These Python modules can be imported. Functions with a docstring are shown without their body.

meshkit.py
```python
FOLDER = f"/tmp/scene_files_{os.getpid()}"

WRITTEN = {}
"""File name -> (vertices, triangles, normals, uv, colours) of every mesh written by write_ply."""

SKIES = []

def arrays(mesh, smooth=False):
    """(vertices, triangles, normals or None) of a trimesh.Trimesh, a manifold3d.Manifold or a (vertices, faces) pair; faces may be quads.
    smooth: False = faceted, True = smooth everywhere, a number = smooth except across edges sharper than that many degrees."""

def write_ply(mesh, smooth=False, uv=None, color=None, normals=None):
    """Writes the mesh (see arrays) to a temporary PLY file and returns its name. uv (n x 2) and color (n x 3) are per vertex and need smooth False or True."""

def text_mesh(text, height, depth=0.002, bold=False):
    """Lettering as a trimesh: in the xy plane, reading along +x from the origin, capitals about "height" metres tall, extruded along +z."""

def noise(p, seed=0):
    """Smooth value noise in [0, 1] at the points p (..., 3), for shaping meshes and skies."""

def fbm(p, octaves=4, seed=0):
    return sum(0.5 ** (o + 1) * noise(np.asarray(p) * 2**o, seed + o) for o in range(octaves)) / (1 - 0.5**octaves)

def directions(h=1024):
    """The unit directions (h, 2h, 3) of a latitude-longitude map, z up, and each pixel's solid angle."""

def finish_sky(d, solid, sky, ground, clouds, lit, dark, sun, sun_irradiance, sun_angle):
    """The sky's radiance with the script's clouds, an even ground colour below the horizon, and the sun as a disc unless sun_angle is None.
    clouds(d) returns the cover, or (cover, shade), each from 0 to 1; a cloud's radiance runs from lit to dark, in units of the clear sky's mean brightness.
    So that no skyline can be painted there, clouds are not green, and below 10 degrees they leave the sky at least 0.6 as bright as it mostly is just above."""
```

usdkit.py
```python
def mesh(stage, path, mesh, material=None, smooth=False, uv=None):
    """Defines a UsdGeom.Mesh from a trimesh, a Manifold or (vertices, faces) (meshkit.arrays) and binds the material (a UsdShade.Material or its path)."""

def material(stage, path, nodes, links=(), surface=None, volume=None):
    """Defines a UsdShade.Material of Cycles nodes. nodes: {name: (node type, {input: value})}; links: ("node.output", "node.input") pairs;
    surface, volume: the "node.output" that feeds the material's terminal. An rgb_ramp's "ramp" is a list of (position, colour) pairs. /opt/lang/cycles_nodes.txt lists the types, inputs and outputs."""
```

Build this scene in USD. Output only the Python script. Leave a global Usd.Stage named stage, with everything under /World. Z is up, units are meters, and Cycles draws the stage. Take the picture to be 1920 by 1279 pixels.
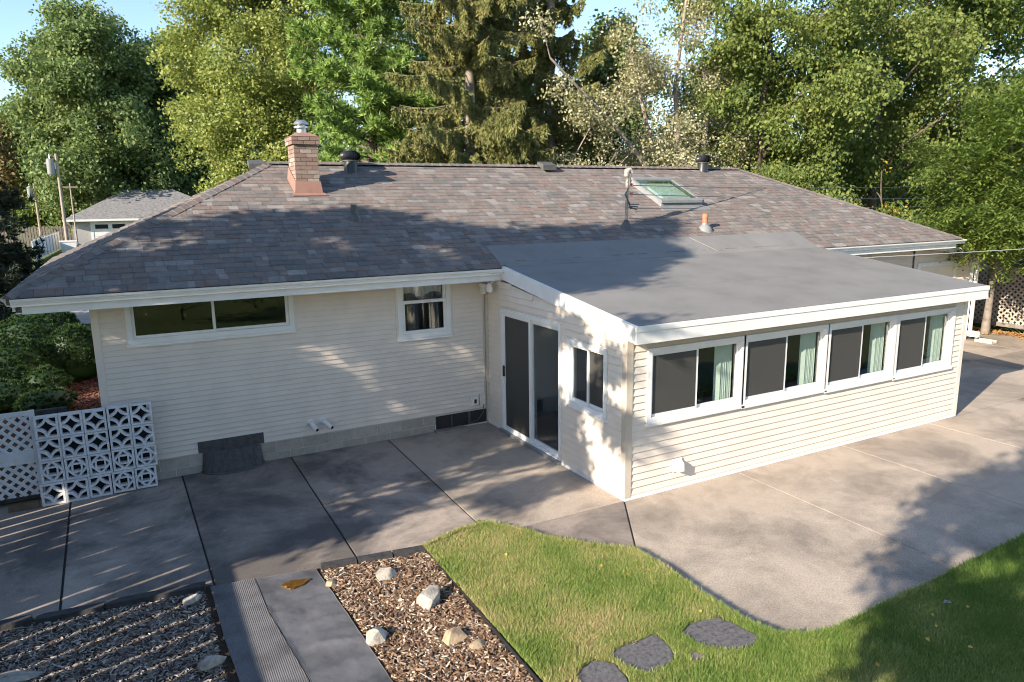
import math
import numpy as np, trimesh, shapely, usdkit
from shapely.geometry import Polygon, box as sbox, LineString, Point
from shapely import affinity
from pxr import Usd, UsdGeom, UsdLux, UsdShade, Gf, Sdf, Vt
from meshkit import noise, fbm

stage = Usd.Stage.CreateInMemory()
UsdGeom.SetStageUpAxis(stage, UsdGeom.Tokens.z)
UsdGeom.SetStageMetersPerUnit(stage, 1.0)
UsdGeom.Xform.Define(stage, '/World')

# ------------------------------------------------------------------ camera
CAM = np.array([-5.4149, -10.9124, 3.8602])
YAW, PITCH, ROLL = 0.4952, -0.1943, -0.0129
cam = UsdGeom.Camera.Define(stage, '/World/camera')
fw = np.array([math.sin(YAW) * math.cos(PITCH), math.cos(YAW) * math.cos(PITCH), math.sin(PITCH)])
rt = np.array([math.cos(YAW), -math.sin(YAW), 0.0])
up = np.cross(rt, fw)
rt, up = math.cos(ROLL) * rt + math.sin(ROLL) * up, -math.sin(ROLL) * rt + math.cos(ROLL) * up
cam.AddTransformOp().Set(Gf.Matrix4d(*rt, 0, *up, 0, *(-fw), 0, *CAM, 1))
cam.CreateHorizontalApertureAttr(36.0)
cam.CreateVerticalApertureAttr(36.0 * 682 / 1024)
cam.CreateFocalLengthAttr(36.0 * 1337.1 / 1920)
cam.CreateClippingRangeAttr(Gf.Vec2f(0.1, 2000))
cam.CreateExposureAttr(1.33)

# ------------------------------------------------------------------ sky and sun
AZ, EL = math.radians(72), math.radians(24)          # the way the light travels
SUN = np.array([math.sin(AZ) * math.cos(EL), math.cos(AZ) * math.cos(EL), -math.sin(EL)])
dome = UsdLux.DomeLight.Define(stage, '/World/sky')
sky_m = usdkit.material(stage, '/World/Looks/sky', {
    "tc": ("texture_coordinate", {}),
    "mp": ("mapping", {"scale": (1.4, 1.4, 5.0)}),
    "n": ("noise_texture", {"scale": 2.2, "detail": 6, "roughness": 0.6}),
    "r": ("rgb_ramp", {"ramp": [(0.0, (0, 0, 0)), (0.60, (0, 0, 0)), (0.8, (0.2, 0.2, 0.2)), (1.0, (0.35, 0.35, 0.35))]}),
    "sky": ("sky_texture", {"sky_type": "single_scattering", "sun_disc": False, "sun_elevation": EL,
                            "sun_rotation": math.atan2(-SUN[0], -SUN[1]), "altitude": 250.0, "aerosol_density": 0.4, "ozone_density": 2.0}),
    "mx": ("mix_color", {"b": (7.0, 6.6, 6.7), "use_clamp": False}),
    "bg": ("background_shader", {"strength": 0.115}),
}, [("tc.generated", "mp.vector"), ("mp.vector", "n.vector"), ("n.fac", "r.fac"), ("r.color", "mx.fac"), ("sky.color", "mx.a"),
    ("mx.result", "bg.color")], surface="bg.background")
UsdShade.MaterialBindingAPI.Apply(dome.GetPrim()).Bind(sky_m)
sun = UsdLux.DistantLight.Define(stage, '/World/sun')
zz = -SUN; xx = np.cross([0, 0, 1.0], zz); xx /= np.linalg.norm(xx); yy = np.cross(zz, xx)
sun.AddTransformOp().Set(Gf.Matrix4d(*xx, 0, *yy, 0, *zz, 0, 0, 0, 0, 1))
sun.CreateNormalizeAttr(True)
sun.CreateIntensityAttr(1.25)
sun.CreateAngleAttr(0.4)
sun.CreateColorAttr(Gf.Vec3f(1.0, 0.88, 0.72))

# ------------------------------------------------------------------ helpers: prims
counts = {}
def numbered(parent, name):
    k = (parent, name); n = counts.get(k, 0); counts[k] = n + 1
    return f'{parent}/{name}' if n == 0 else f'{parent}/{name}_{n:03d}'
def tag(prim, label=None, cat=None, group=None, kind=None):
    for k, v in (('label', label), ('category', cat), ('group', group), ('kind', kind)):
        if v: prim.SetCustomDataByKey(k, v)
    return prim
def path_of(x):
    return '/World' if x is None else (x if isinstance(x, str) else str(x.GetPath()))
def thing(name, label, cat, loc=None, rotz=0, group=None):
    x = UsdGeom.Xform.Define(stage, numbered('/World', name))
    if loc is not None:
        x.AddTranslateOp().Set(Gf.Vec3d(*map(float, loc)))
        if rotz: x.AddRotateZOp().Set(float(rotz))
    return tag(x.GetPrim(), label, cat, group)
def P(parent, name, mesh, mat, smooth=False, label=None, kind=None, tone=None, isl=0):
    v, f = as_vf(mesh)
    if isl: tone = np.repeat(np.random.default_rng(len(v)).uniform(0, 1, len(v) // isl), isl)
    m = usdkit.mesh(stage, numbered(path_of(parent), name), (v, f), mat, smooth)
    if tone is not None:
        UsdGeom.PrimvarsAPI(m).CreatePrimvar('tone', Sdf.ValueTypeNames.FloatArray, 'vertex').Set(Vt.FloatArray.FromNumpy(np.asarray(tone, np.float32)))
    return tag(m.GetPrim(), label, None, None, kind)
def top(name, mesh, mat, label, cat, smooth=False, group=None, kind=None, isl=0):
    return tag(P(None, name, mesh, mat, smooth, isl=isl), label, cat, group, kind)
def setting(name, mesh, mat, parent=None, smooth=False):
    return tag(P(parent, name, mesh, mat, smooth), kind='structure' if parent is None else None)
def as_vf(m):
    if hasattr(m, 'vertices'): return np.array(m.vertices, float), np.array(m.faces, int)
    v, f = m
    f = np.asarray(f, int)
    if f.shape[1] == 4: f = np.vstack([f[:, [0, 1, 2]], f[:, [0, 2, 3]]])
    return np.asarray(v, float), f
def dup(root, label, loc, rotz=0, group=None, scale=None):
    name = root.GetName().rstrip('0123456789').rstrip('_')
    x = UsdGeom.Xform.Define(stage, numbered('/World', name))
    x.GetPrim().GetReferences().AddInternalReference(root.GetPath())
    x.ClearXformOpOrder()
    x.AddTranslateOp().Set(Gf.Vec3d(*map(float, loc))); x.AddRotateZOp().Set(float(rotz))
    if scale: x.AddScaleOp().Set(Gf.Vec3f(*scale))
    x.GetPrim().SetInstanceable(True)
    return tag(x.GetPrim(), label, root.GetCustomDataByKey('category'), group or root.GetCustomDataByKey('group'))

# ------------------------------------------------------------------ helpers: shapes
BV = np.array([[x, y, z] for z in (0, 1) for y in (0, 1) for x in (0, 1)], float)
BF = np.array([[0, 2, 3], [0, 3, 1], [4, 5, 7], [4, 7, 6], [0, 1, 5], [0, 5, 4], [1, 3, 7], [1, 7, 5], [3, 2, 6], [3, 6, 7], [2, 0, 4], [2, 4, 6]])
def box(x0, x1, y0, y1, z0, z1):
    return BV * [x1 - x0, y1 - y0, z1 - z0] + [x0, y0, z0], BF
def join(*ms):
    vs, fs, n = [], [], 0
    for m in ms:
        v, f = as_vf(m); vs.append(v); fs.append(f + n); n += len(v)
    return np.vstack(vs), np.vstack(fs)
def xf(m, R=None, t=None):
    v, f = as_vf(m)
    if R is not None: v = v @ np.asarray(R, float).T
    if t is not None: v = v + np.asarray(t, float)
    return v, f
def rz(a):
    c, s = math.cos(a), math.sin(a); return np.array([[c, -s, 0], [s, c, 0], [0, 0, 1.0]])
def rx(a):
    c, s = math.cos(a), math.sin(a); return np.array([[1, 0, 0], [0, c, -s], [0, s, c]])
def ry(a):
    c, s = math.cos(a), math.sin(a); return np.array([[c, 0, s], [0, 1, 0], [-s, 0, c]])
def extrude(poly, d0, d1):
    ps = [g for g in getattr(poly, 'geoms', [poly]) if g.area > 1e-7]
    return join(*[xf(trimesh.creation.extrude_polygon(g, d1 - d0, engine='earcut'), t=(0, 0, d0)) for g in ps])
def tube(pts, radii, sides=8, cap=True):
    pts = np.asarray(pts, float); n = len(pts)
    radii = np.full(n, radii, float) if np.ndim(radii) == 0 else np.asarray(radii, float)
    d = np.gradient(pts, axis=0); d /= np.linalg.norm(d, axis=1)[:, None]
    ref = np.array([0, 0, 1.0]) if abs(d[:, 2]).mean() < .9 else np.array([1.0, 0, 0])
    a = np.cross(d, ref); a /= np.linalg.norm(a, axis=1)[:, None]; b = np.cross(d, a)
    th = np.arange(sides) / sides * 2 * np.pi
    v = (pts[:, None] + radii[:, None, None] * (np.cos(th)[None, :, None] * a[:, None] + np.sin(th)[None, :, None] * b[:, None])).reshape(-1, 3)
    i = np.arange(n - 1)[:, None] * sides; j = np.arange(sides)[None]; k = (j + 1) % sides
    f = np.stack([i + j, i + sides + j, i + sides + k, i + k], -1).reshape(-1, 4)
    f = np.vstack([f[:, [0, 1, 2]], f[:, [0, 2, 3]]])
    if cap:
        v = np.vstack([v, pts[:1], pts[-1:]]); m = n * sides; jj = np.arange(sides); kk = (jj + 1) % sides
        f = np.vstack([f, np.stack([np.full(sides, m), jj, kk], 1), np.stack([np.full(sides, m + 1), (n - 1) * sides + kk, (n - 1) * sides + jj], 1)])
    return v, f
def lathe(prof, sides=24, c=(0, 0, 0)):
    prof = np.asarray(prof, float); n = len(prof); th = np.arange(sides) / sides * 2 * np.pi
    v = np.stack([prof[:, None, 0] * np.cos(th), prof[:, None, 0] * np.sin(th), np.repeat(prof[:, 1:2], sides, 1)], -1).reshape(-1, 3) + c
    i = np.arange(n - 1)[:, None] * sides; j = np.arange(sides)[None]; k = (j + 1) % sides
    return v, np.stack([i + j, i + k, i + sides + k, i + sides + j], -1).reshape(-1, 4)
def rnd_unit(rng, n):
    v = rng.normal(size=(n, 3)); return v / np.linalg.norm(v, axis=1)[:, None]
def prisms(p0, p1, r0, r1):
    """three sided tapered twigs, all at once"""
    n = len(p0); d = p1 - p0; d /= np.maximum(np.linalg.norm(d, axis=1)[:, None], 1e-9)
    a = np.cross(d, [0.31, 0.2, 0.93]); a /= np.maximum(np.linalg.norm(a, axis=1)[:, None], 1e-9); b = np.cross(d, a)
    r0 = np.broadcast_to(r0, n)[:, None]; r1 = np.broadcast_to(r1, n)[:, None]
    rings = []
    for p, r in ((p0, r0), (p1, r1)):
        for k in range(3):
            t = 2 * np.pi * k / 3; rings.append(p + r * (math.cos(t) * a + math.sin(t) * b))
    v = np.stack(rings, 1).reshape(-1, 3)
    f0 = np.array([[0, 3, 4], [0, 4, 1], [1, 4, 5], [1, 5, 2], [2, 5, 3], [2, 3, 0]])
    return v, (np.arange(n)[:, None, None] * 6 + f0).reshape(-1, 3)
def scatter(bv, bf, pos, R, sc):
    v = np.einsum('nij,nkj->nki', R, bv[None] * sc[:, None, :]) + pos[:, None]
    f = (np.arange(len(pos))[:, None, None] * len(bv) + bf).reshape(-1, 3)
    return v.reshape(-1, 3), f
def rand_rot(rng, n, tilt):
    a = rng.uniform(0, 2 * np.pi, n); t = rng.normal(0, tilt, n); b = rng.normal(0, tilt, n)
    c, s = np.cos(a), np.sin(a); z = np.zeros(n); o = np.ones(n)
    A = np.stack([np.stack([c, -s, z], 1), np.stack([s, c, z], 1), np.stack([z, z, o], 1)], 1)
    c, s = np.cos(t), np.sin(t)
    B = np.stack([np.stack([o, z, z], 1), np.stack([z, c, -s], 1), np.stack([z, s, c], 1)], 1)
    c, s = np.cos(b), np.sin(b)
    C = np.stack([np.stack([c, z, s], 1), np.stack([z, o, z], 1), np.stack([-s, z, c], 1)], 1)
    return A @ B @ C
def in_poly(rng, poly, n):
    x0, y0, x1, y1 = poly.bounds; out = np.zeros((0, 2))
    shapely.prepare(poly)
    while len(out) < n:
        q = rng.uniform((x0, y0), (x1, y1), (int(n * 1.5) + 10, 2)); out = np.vstack([out, q[shapely.contains_xy(poly, q)]])
    return out[:n]

# ------------------------------------------------------------------ materials
L = '/World/Looks/'
def mat_plain(name, col, rough=0.6, spec=0.4, metal=0.0, var=0.06, scale=6.0, bump=0.0, bscale=60.0, coat=0.0):
    c = np.array(col, float)
    nodes = {"g": ("geometry", {}), "n": ("noise_texture", {"scale": scale, "detail": 5, "roughness": 0.6}),
             "r": ("rgb_ramp", {"ramp": [(0.25, tuple(c * (1 - var * 1.6))), (0.5, tuple(c)), (0.75, tuple(np.minimum(c * (1 + var), 0.95)))]}),
             "p": ("principled_bsdf", {"roughness": rough, "specular_ior_level": spec, "metallic": metal, "coat_weight": coat})}
    links = [("g.position", "n.vector"), ("n.fac", "r.fac"), ("r.color", "p.base_color")]
    if bump:
        nodes["n2"] = ("noise_texture", {"scale": bscale, "detail": 4, "roughness": 0.65}); nodes["b"] = ("bump", {"strength": bump, "distance": 0.02})
        links += [("g.position", "n2.vector"), ("n2.fac", "b.height"), ("b.normal", "p.normal")]
    return usdkit.material(stage, L + name, nodes, links, surface="p.BSDF")
def mat_pieces(name, ramp, rough=0.8, mode='object', bump=0.3, bscale=90.0, var=0.25, nscale=25.0, spec=0.3):
    """alike pieces: tone drawn per piece, fine mottling on top"""
    src = ("object_info", {}) if mode == 'object' else ("geometry", {})
    nodes = {"g": ("geometry", {}), "o": src, "r": ("rgb_ramp", {"ramp": ramp}),
             "n": ("noise_texture", {"scale": nscale, "detail": 6, "roughness": 0.7}),
             "k": ("map_range", {"from_min": 0.25, "from_max": 0.75, "to_min": 1 - var, "to_max": 1 + var}),
             "cc": ("combine_color", {}), "mx": ("mix_color", {"blend_type": "multiply", "fac": 1.0, "use_clamp": False}),
             "n2": ("noise_texture", {"scale": bscale, "detail": 3}), "b": ("bump", {"strength": bump, "distance": 0.01}),
             "p": ("principled_bsdf", {"roughness": rough, "specular_ior_level": spec})}
    links = [("o.random", "r.fac"), ("g.position", "n.vector"), ("n.fac", "k.value"),
             ("k.result", "cc.r"), ("k.result", "cc.g"), ("k.result", "cc.b"), ("r.color", "mx.a"), ("cc.color", "mx.b"), ("mx.result", "p.base_color"),
             ("g.position", "n2.vector"), ("n2.fac", "b.height"), ("b.normal", "p.normal")]
    if mode in ('tone', 'island'):
        nodes["o"] = ("attribute", {"attribute": "tone"}); links[0] = ("o.fac", "r.fac")
    return usdkit.material(stage, L + name, nodes, links, surface="p.BSDF")
def mat_leaf(name, ramp, trans=0.35, nscale=0.5, rough=0.55, spread=0.5, spec=0.35, k=1.0):
    ramp = [(p, tuple(np.minimum(np.array(c) * k, .85))) for p, c in ramp]
    return mat_leaf_(name, ramp, trans, nscale, rough, spread, spec)
def mat_leaf_(name, ramp, trans=0.35, nscale=0.5, rough=0.55, spread=0.5, spec=0.35):
    """leaves: tone from the leaf and from the branch it is on, with light passing through"""
    nodes = {"g": ("geometry", {}), "o": ("attribute", {"attribute": "tone"}), "n": ("noise_texture", {"scale": nscale, "detail": 3}),
             "m": ("mix_float", {"fac": spread}), "r": ("rgb_ramp", {"ramp": ramp}),
             "p": ("principled_bsdf", {"roughness": rough, "specular_ior_level": spec}),
             "h": ("hsv", {"value": 1.25, "saturation": 1.1}), "t": ("translucent_bsdf", {}), "x": ("mix_closure", {"fac": trans})}
    links = [("g.position", "n.vector"), ("o.fac", "m.a"), ("n.fac", "m.b"), ("m.result", "r.fac"), ("r.color", "p.base_color"),
             ("r.color", "h.color"), ("h.color", "t.color"), ("p.BSDF", "x.closure1"), ("t.BSDF", "x.closure2")]
    return usdkit.material(stage, L + name, nodes, links, surface="x.closure")
def sc(c, k): return tuple(np.array(c) * k)

M = {}
M['siding'] = mat_plain('cream_siding', (0.71, 0.625, 0.54), 0.5, 0.35, var=0.05, scale=3.0, bump=0.08, bscale=35)
M['white'] = mat_plain('white_trim', (0.74, 0.73, 0.71), 0.4, 0.4, var=0.06, scale=4.0)
M['vinyl'] = mat_plain('white_vinyl', (0.75, 0.74, 0.72), 0.35, 0.45, var=0.04, scale=5.0)
M['tan_trim'] = mat_plain('tan_trim', (0.52, 0.45, 0.37), 0.5, 0.3, var=0.05)
M['soffit'] = mat_plain('soffit', (0.55, 0.48, 0.40), 0.6, 0.3, var=0.04)
M['sheathing'] = mat_plain('sheathing', (0.30, 0.26, 0.22), 0.8)
shr = [(0.0, (0.145, 0.14, 0.14)), (0.18, (0.175, 0.165, 0.162)), (0.34, (0.20, 0.158, 0.146)), (0.5, (0.225, 0.21, 0.205)), (0.64, (0.215, 0.168, 0.155)),
       (0.78, (0.18, 0.168, 0.165)), (0.9, (0.285, 0.27, 0.265)), (1.0, (0.215, 0.165, 0.15))]
shr = [(p, tuple(np.array(c) * (0.87, 0.855, 0.82))) for p, c in shr]
M['shingle'] = mat_pieces('roof_shingle', shr, 0.92, 'tone', 0.5, 160.0, 0.22, 9.0, 0.2)
M['gshingle'] = mat_plain('grey_shingle_roof', (0.19, 0.185, 0.185), 0.9, 0.2, var=0.3, scale=5.0, bump=0.3, bscale=20)
M['membrane'] = mat_plain('roof_membrane', (0.19, 0.182, 0.174), 0.6, 0.35, var=0.13, scale=1.3, bump=0.12, bscale=9)
M['deck'] = mat_plain('roof_deck', (0.12, 0.115, 0.115), 0.9)
M['brick'] = mat_pieces('chimney_brick', [(0, (0.20, 0.13, 0.105)), (0.3, (0.27, 0.195, 0.16)), (0.55, (0.23, 0.155, 0.125)), (0.8, (0.34, 0.28, 0.24)), (1, (0.245, 0.17, 0.135))], 0.9, 'object', 0.5, 120, 0.22, 30)
M['mortar'] = mat_plain('mortar', (0.42, 0.375, 0.33), 0.9, 0.2, bump=0.3)
M['copper'] = mat_plain('painted_flashing', (0.28, 0.155, 0.12), 0.5, 0.4, var=0.10, scale=5)
M['rustpipe'] = mat_plain('rusty_pipe', (0.38, 0.17, 0.10), 0.7, 0.3, var=0.25, scale=30)
M['steel'] = mat_plain('galvanised_steel', (0.55, 0.55, 0.55), 0.35, 0.5, metal=0.85, var=0.15, scale=12)
M['blackmetal'] = mat_plain('black_metal', (0.022, 0.022, 0.024), 0.38, 0.5, var=0.2, scale=20)
M['darkgrey'] = mat_plain('dark_grey_metal', (0.085, 0.085, 0.08), 0.5, 0.4, var=0.2, scale=20)
M['greymetal'] = mat_plain('grey_metal', (0.20, 0.205, 0.205), 0.4, 0.5, var=0.1)
M['mast'] = mat_plain('weathered_mast', (0.36, 0.31, 0.27), 0.6, 0.4, metal=0.2, var=0.5, scale=22)
M['wire'] = mat_plain('wire', (0.10, 0.10, 0.10), 0.5, 0.4)
M['paleWire'] = mat_plain('bare_cable', (0.55, 0.55, 0.55), 0.4, 0.5, metal=0.3)
M['block'] = mat_pieces('foundation_block', [(0, (0.32, 0.285, 0.235)), (0.5, (0.38, 0.34, 0.285)), (1, (0.43, 0.385, 0.33))], 0.9, 'object', 0.5, 60, 0.2, 10)
M['breeze'] = mat_plain('white_breeze_block', (0.68, 0.685, 0.70), 0.75, 0.3, var=0.12, scale=9, bump=0.25, bscale=70)
M['lattW'] = mat_plain('white_lattice', (0.66, 0.66, 0.67), 0.6, 0.3, var=0.10, scale=9)
M['lattT'] = mat_plain('weathered_lattice', (0.40, 0.335, 0.275), 0.8, 0.2, var=0.25, scale=9)
M['greywood'] = mat_plain('grey_wood', (0.20, 0.175, 0.155), 0.85, 0.2, var=0.35, scale=7)
M['fencewood'] = mat_plain('fence_wood', (0.17, 0.12, 0.085), 0.85, 0.2, var=0.35, scale=5)
M['timber'] = mat_plain('dark_timber', (0.045, 0.043, 0.045), 0.7, 0.35, var=0.35, scale=14, bump=0.3, bscale=40)
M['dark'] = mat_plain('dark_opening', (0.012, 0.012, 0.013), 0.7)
M['meshcover'] = mat_plain('grey_mesh_cover', (0.085, 0.08, 0.08), 0.7, 0.2, var=0.25, scale=15)
M['rubber'] = mat_plain('ribbed_rubber', (0.115, 0.112, 0.115), 0.55, 0.4, var=0.3, scale=3.5, bump=0.15, bscale=20)
M['fabric'] = mat_plain('weed_fabric', (0.105, 0.105, 0.112), 0.45, 0.5, var=0.35, scale=2.2, bump=0.35, bscale=6)
M['stonedark'] = mat_plain('dark_slate', (0.115, 0.11, 0.115), 0.85, 0.2, var=0.4, scale=28, bump=0.5, bscale=60)
M['teal'] = mat_plain('teal_upholstery', (0.05, 0.22, 0.26), 0.9, 0.2)
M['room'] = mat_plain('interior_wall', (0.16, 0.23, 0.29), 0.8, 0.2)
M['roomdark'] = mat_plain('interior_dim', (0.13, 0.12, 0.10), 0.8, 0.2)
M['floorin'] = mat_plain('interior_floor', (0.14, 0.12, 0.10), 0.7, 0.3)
M['mint'] = mat_plain('mint_blind', (0.64, 0.72, 0.62), 0.7, 0.2)
M['curtain'] = mat_plain('lace_curtain', (0.7, 0.68, 0.62), 0.8, 0.2)
M['bark'] = mat_plain('bark', (0.115, 0.090, 0.072), 0.9, 0.2, var=0.4, scale=6, bump=0.6, bscale=18)
M['palebark'] = mat_plain('pale_bark', (0.26, 0.215, 0.18), 0.9, 0.2, var=0.4, scale=4, bump=0.5, bscale=14)
M['greybark'] = mat_plain('grey_bark', (0.20, 0.17, 0.145), 0.9, 0.2, var=0.4, scale=6, bump=0.5, bscale=14)
M['twig'] = mat_plain('twigs', (0.11, 0.092, 0.075), 0.9, 0.2)
M['pole'] = mat_plain('utility_pole', (0.30, 0.245, 0.20), 0.8, 0.2, var=0.2)
M['carblue'] = mat_plain('blue_car_paint', (0.03, 0.075, 0.22), 0.25, 0.5, var=0.03, coat=0.6)
M['red'] = mat_plain('red_lens', (0.35, 0.04, 0.03), 0.3, 0.5)
M['tyre'] = mat_plain('tyre', (0.02, 0.02, 0.02), 0.8)
M['slateblue'] = mat_plain('slate_blue_siding', (0.085, 0.115, 0.145), 0.6, 0.3, var=0.08)
M['greysiding'] = mat_plain('grey_siding', (0.40, 0.385, 0.37), 0.6, 0.3)
M['palewall'] = mat_plain('pale_stucco', (0.50, 0.42, 0.38), 0.8)
M['drive'] = mat_plain('driveway_concrete', (0.44, 0.385, 0.345), 0.85, 0.2, var=0.12, scale=1.5)
M['puddle'] = mat_plain('amber_puddle', (0.11, 0.055, 0.012), 0.04, 0.6, var=0.3, scale=14)
M['dryleaf'] = mat_leaf('dry_leaf', [(0, (0.30, 0.13, 0.04)), (0.5, (0.42, 0.22, 0.07)), (1, (0.5, 0.32, 0.12))], 0.2)
M['yleaf'] = mat_leaf('yellow_leaf', [(0, (0.55, 0.36, 0.05)), (1, (0.62, 0.48, 0.12))], 0.2)

# glass: sunlight passes, sky and trees reflect
def mat_glass(name, tint=(0.93, 0.95, 0.95), ior=1.52, extra=0.0):
    return usdkit.material(stage, L + name, {
        "f": ("layer_weight", {"blend": 0.5}), "pw": ("math", {"math_type": "power", "value2": 4.0}), "a": ("math", {"math_type": "multiply_add", "value2": 0.85, "value3": 0.035 + extra, "use_clamp": True}),
        "t": ("transparent_bsdf", {"color": tint}), "g": ("glossy_bsdf", {"color": (0.95, 0.97, 1.0), "roughness": 0.012}),
        "x": ("mix_closure", {})}, [("f.facing", "pw.value1"), ("pw.value", "a.value1"), ("a.value", "x.fac"), ("t.BSDF", "x.closure1"), ("g.BSDF", "x.closure2")], surface="x.closure")
M['glass'] = mat_glass('window_glass', (0.88, 0.91, 0.91), 1.6, 0.01)
M['skyglass'] = mat_glass('skylight_glass', (0.80, 0.88, 0.86), 1.6, 0.02)
M['screen'] = usdkit.material(stage, L + 'insect_screen', {
    "t": ("transparent_bsdf", {"color": (0.8, 0.8, 0.8)}), "d": ("principled_bsdf", {"base_color": (0.068, 0.066, 0.062), "roughness": 0.45, "specular_ior_level": 0.35}),
    "x": ("mix_closure", {"fac": 0.72})}, [("t.BSDF", "x.closure1"), ("d.BSDF", "x.closure2")], surface="x.closure")

# concrete: cast slabs with broad stains, aggregate speckle
def mat_concrete(name, ramp, stain=(0.16, 0.15, 0.15), s0=0.50, s1=0.68, speck=0.14):
    return usdkit.material(stage, L + name, {
        "g": ("geometry", {}), "o": ("object_info", {}), "n1": ("noise_texture", {"scale": 0.75, "detail": 9, "roughness": 0.68, "distortion": 0.4}),
        "n2": ("noise_texture", {"scale": 55.0, "detail": 5, "roughness": 0.85}), "n3": ("noise_texture", {"scale": 6.0, "detail": 9, "roughness": 0.85}),
        "mf": ("mix_float", {"fac": 0.35}), "r": ("rgb_ramp", {"ramp": ramp}),
        "s": ("map_range", {"from_min": s0, "from_max": s1, "to_min": 0.0, "to_max": 0.7, "clamp": True}),
        "mx": ("mix_color", {"b": stain}),
        "k": ("map_range", {"from_min": 0.25, "from_max": 0.75, "to_min": 1 - speck * 2, "to_max": 1 + speck * 2}),
        "cc": ("combine_color", {}), "mu": ("mix_color", {"blend_type": "multiply", "fac": 1.0, "use_clamp": False}),
        "b": ("bump", {"strength": 0.25, "distance": 0.006}), "p": ("principled_bsdf", {"roughness": 0.85, "specular_ior_level": 0.25})},
        [("g.position", "n1.vector"), ("g.position", "n2.vector"), ("g.position", "n3.vector"), ("n3.fac", "mf.a"), ("o.random", "mf.b"), ("mf.result", "r.fac"),
         ("n1.fac", "s.value"), ("s.result", "mx.fac"), ("r.color", "mx.a"), ("n2.fac", "k.value"), ("k.result", "cc.r"), ("k.result", "cc.g"), ("k.result", "cc.b"),
         ("mx.result", "mu.a"), ("cc.color", "mu.b"), ("mu.result", "p.base_color"), ("n2.fac", "b.height"), ("b.normal", "p.normal")], surface="p.BSDF")
M['slab'] = mat_concrete('patio_concrete', [(0.3, (0.24, 0.20, 0.172)), (0.5, (0.32, 0.268, 0.228)), (0.7, (0.40, 0.34, 0.29))], (0.045, 0.045, 0.048), 0.42, 0.60)
M['slabR'] = mat_concrete('side_concrete', [(0.3, (0.225, 0.188, 0.154)), (0.5, (0.31, 0.258, 0.211)), (0.7, (0.395, 0.332, 0.272))], (0.115, 0.10, 0.088), 0.44, 0.66, 0.3)
M['joint'] = mat_plain('joint_dirt', (0.02, 0.018, 0.017), 0.9)

M['ground'] = usdkit.material(stage, L + 'ground', {
    "g": ("geometry", {}), "n": ("noise_texture", {"scale": 0.35, "detail": 6, "roughness": 0.7}), "n2": ("noise_texture", {"scale": 14.0, "detail": 5, "roughness": 0.7}),
    "mf": ("mix_float", {"fac": 0.5}), "r": ("rgb_ramp", {"ramp": [(0.32, (0.045, 0.062, 0.02)), (0.5, (0.085, 0.115, 0.033)), (0.66, (0.16, 0.15, 0.065))]}),
    "b": ("bump", {"strength": 0.5, "distance": 0.05}), "p": ("principled_bsdf", {"roughness": 0.95, "specular_ior_level": 0.1})},
    [("g.position", "n.vector"), ("g.position", "n2.vector"), ("n.fac", "mf.a"), ("n2.fac", "mf.b"), ("mf.result", "r.fac"), ("r.color", "p.base_color"), ("n2.fac", "b.height"), ("b.normal", "p.normal")], surface="p.BSDF")
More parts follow.
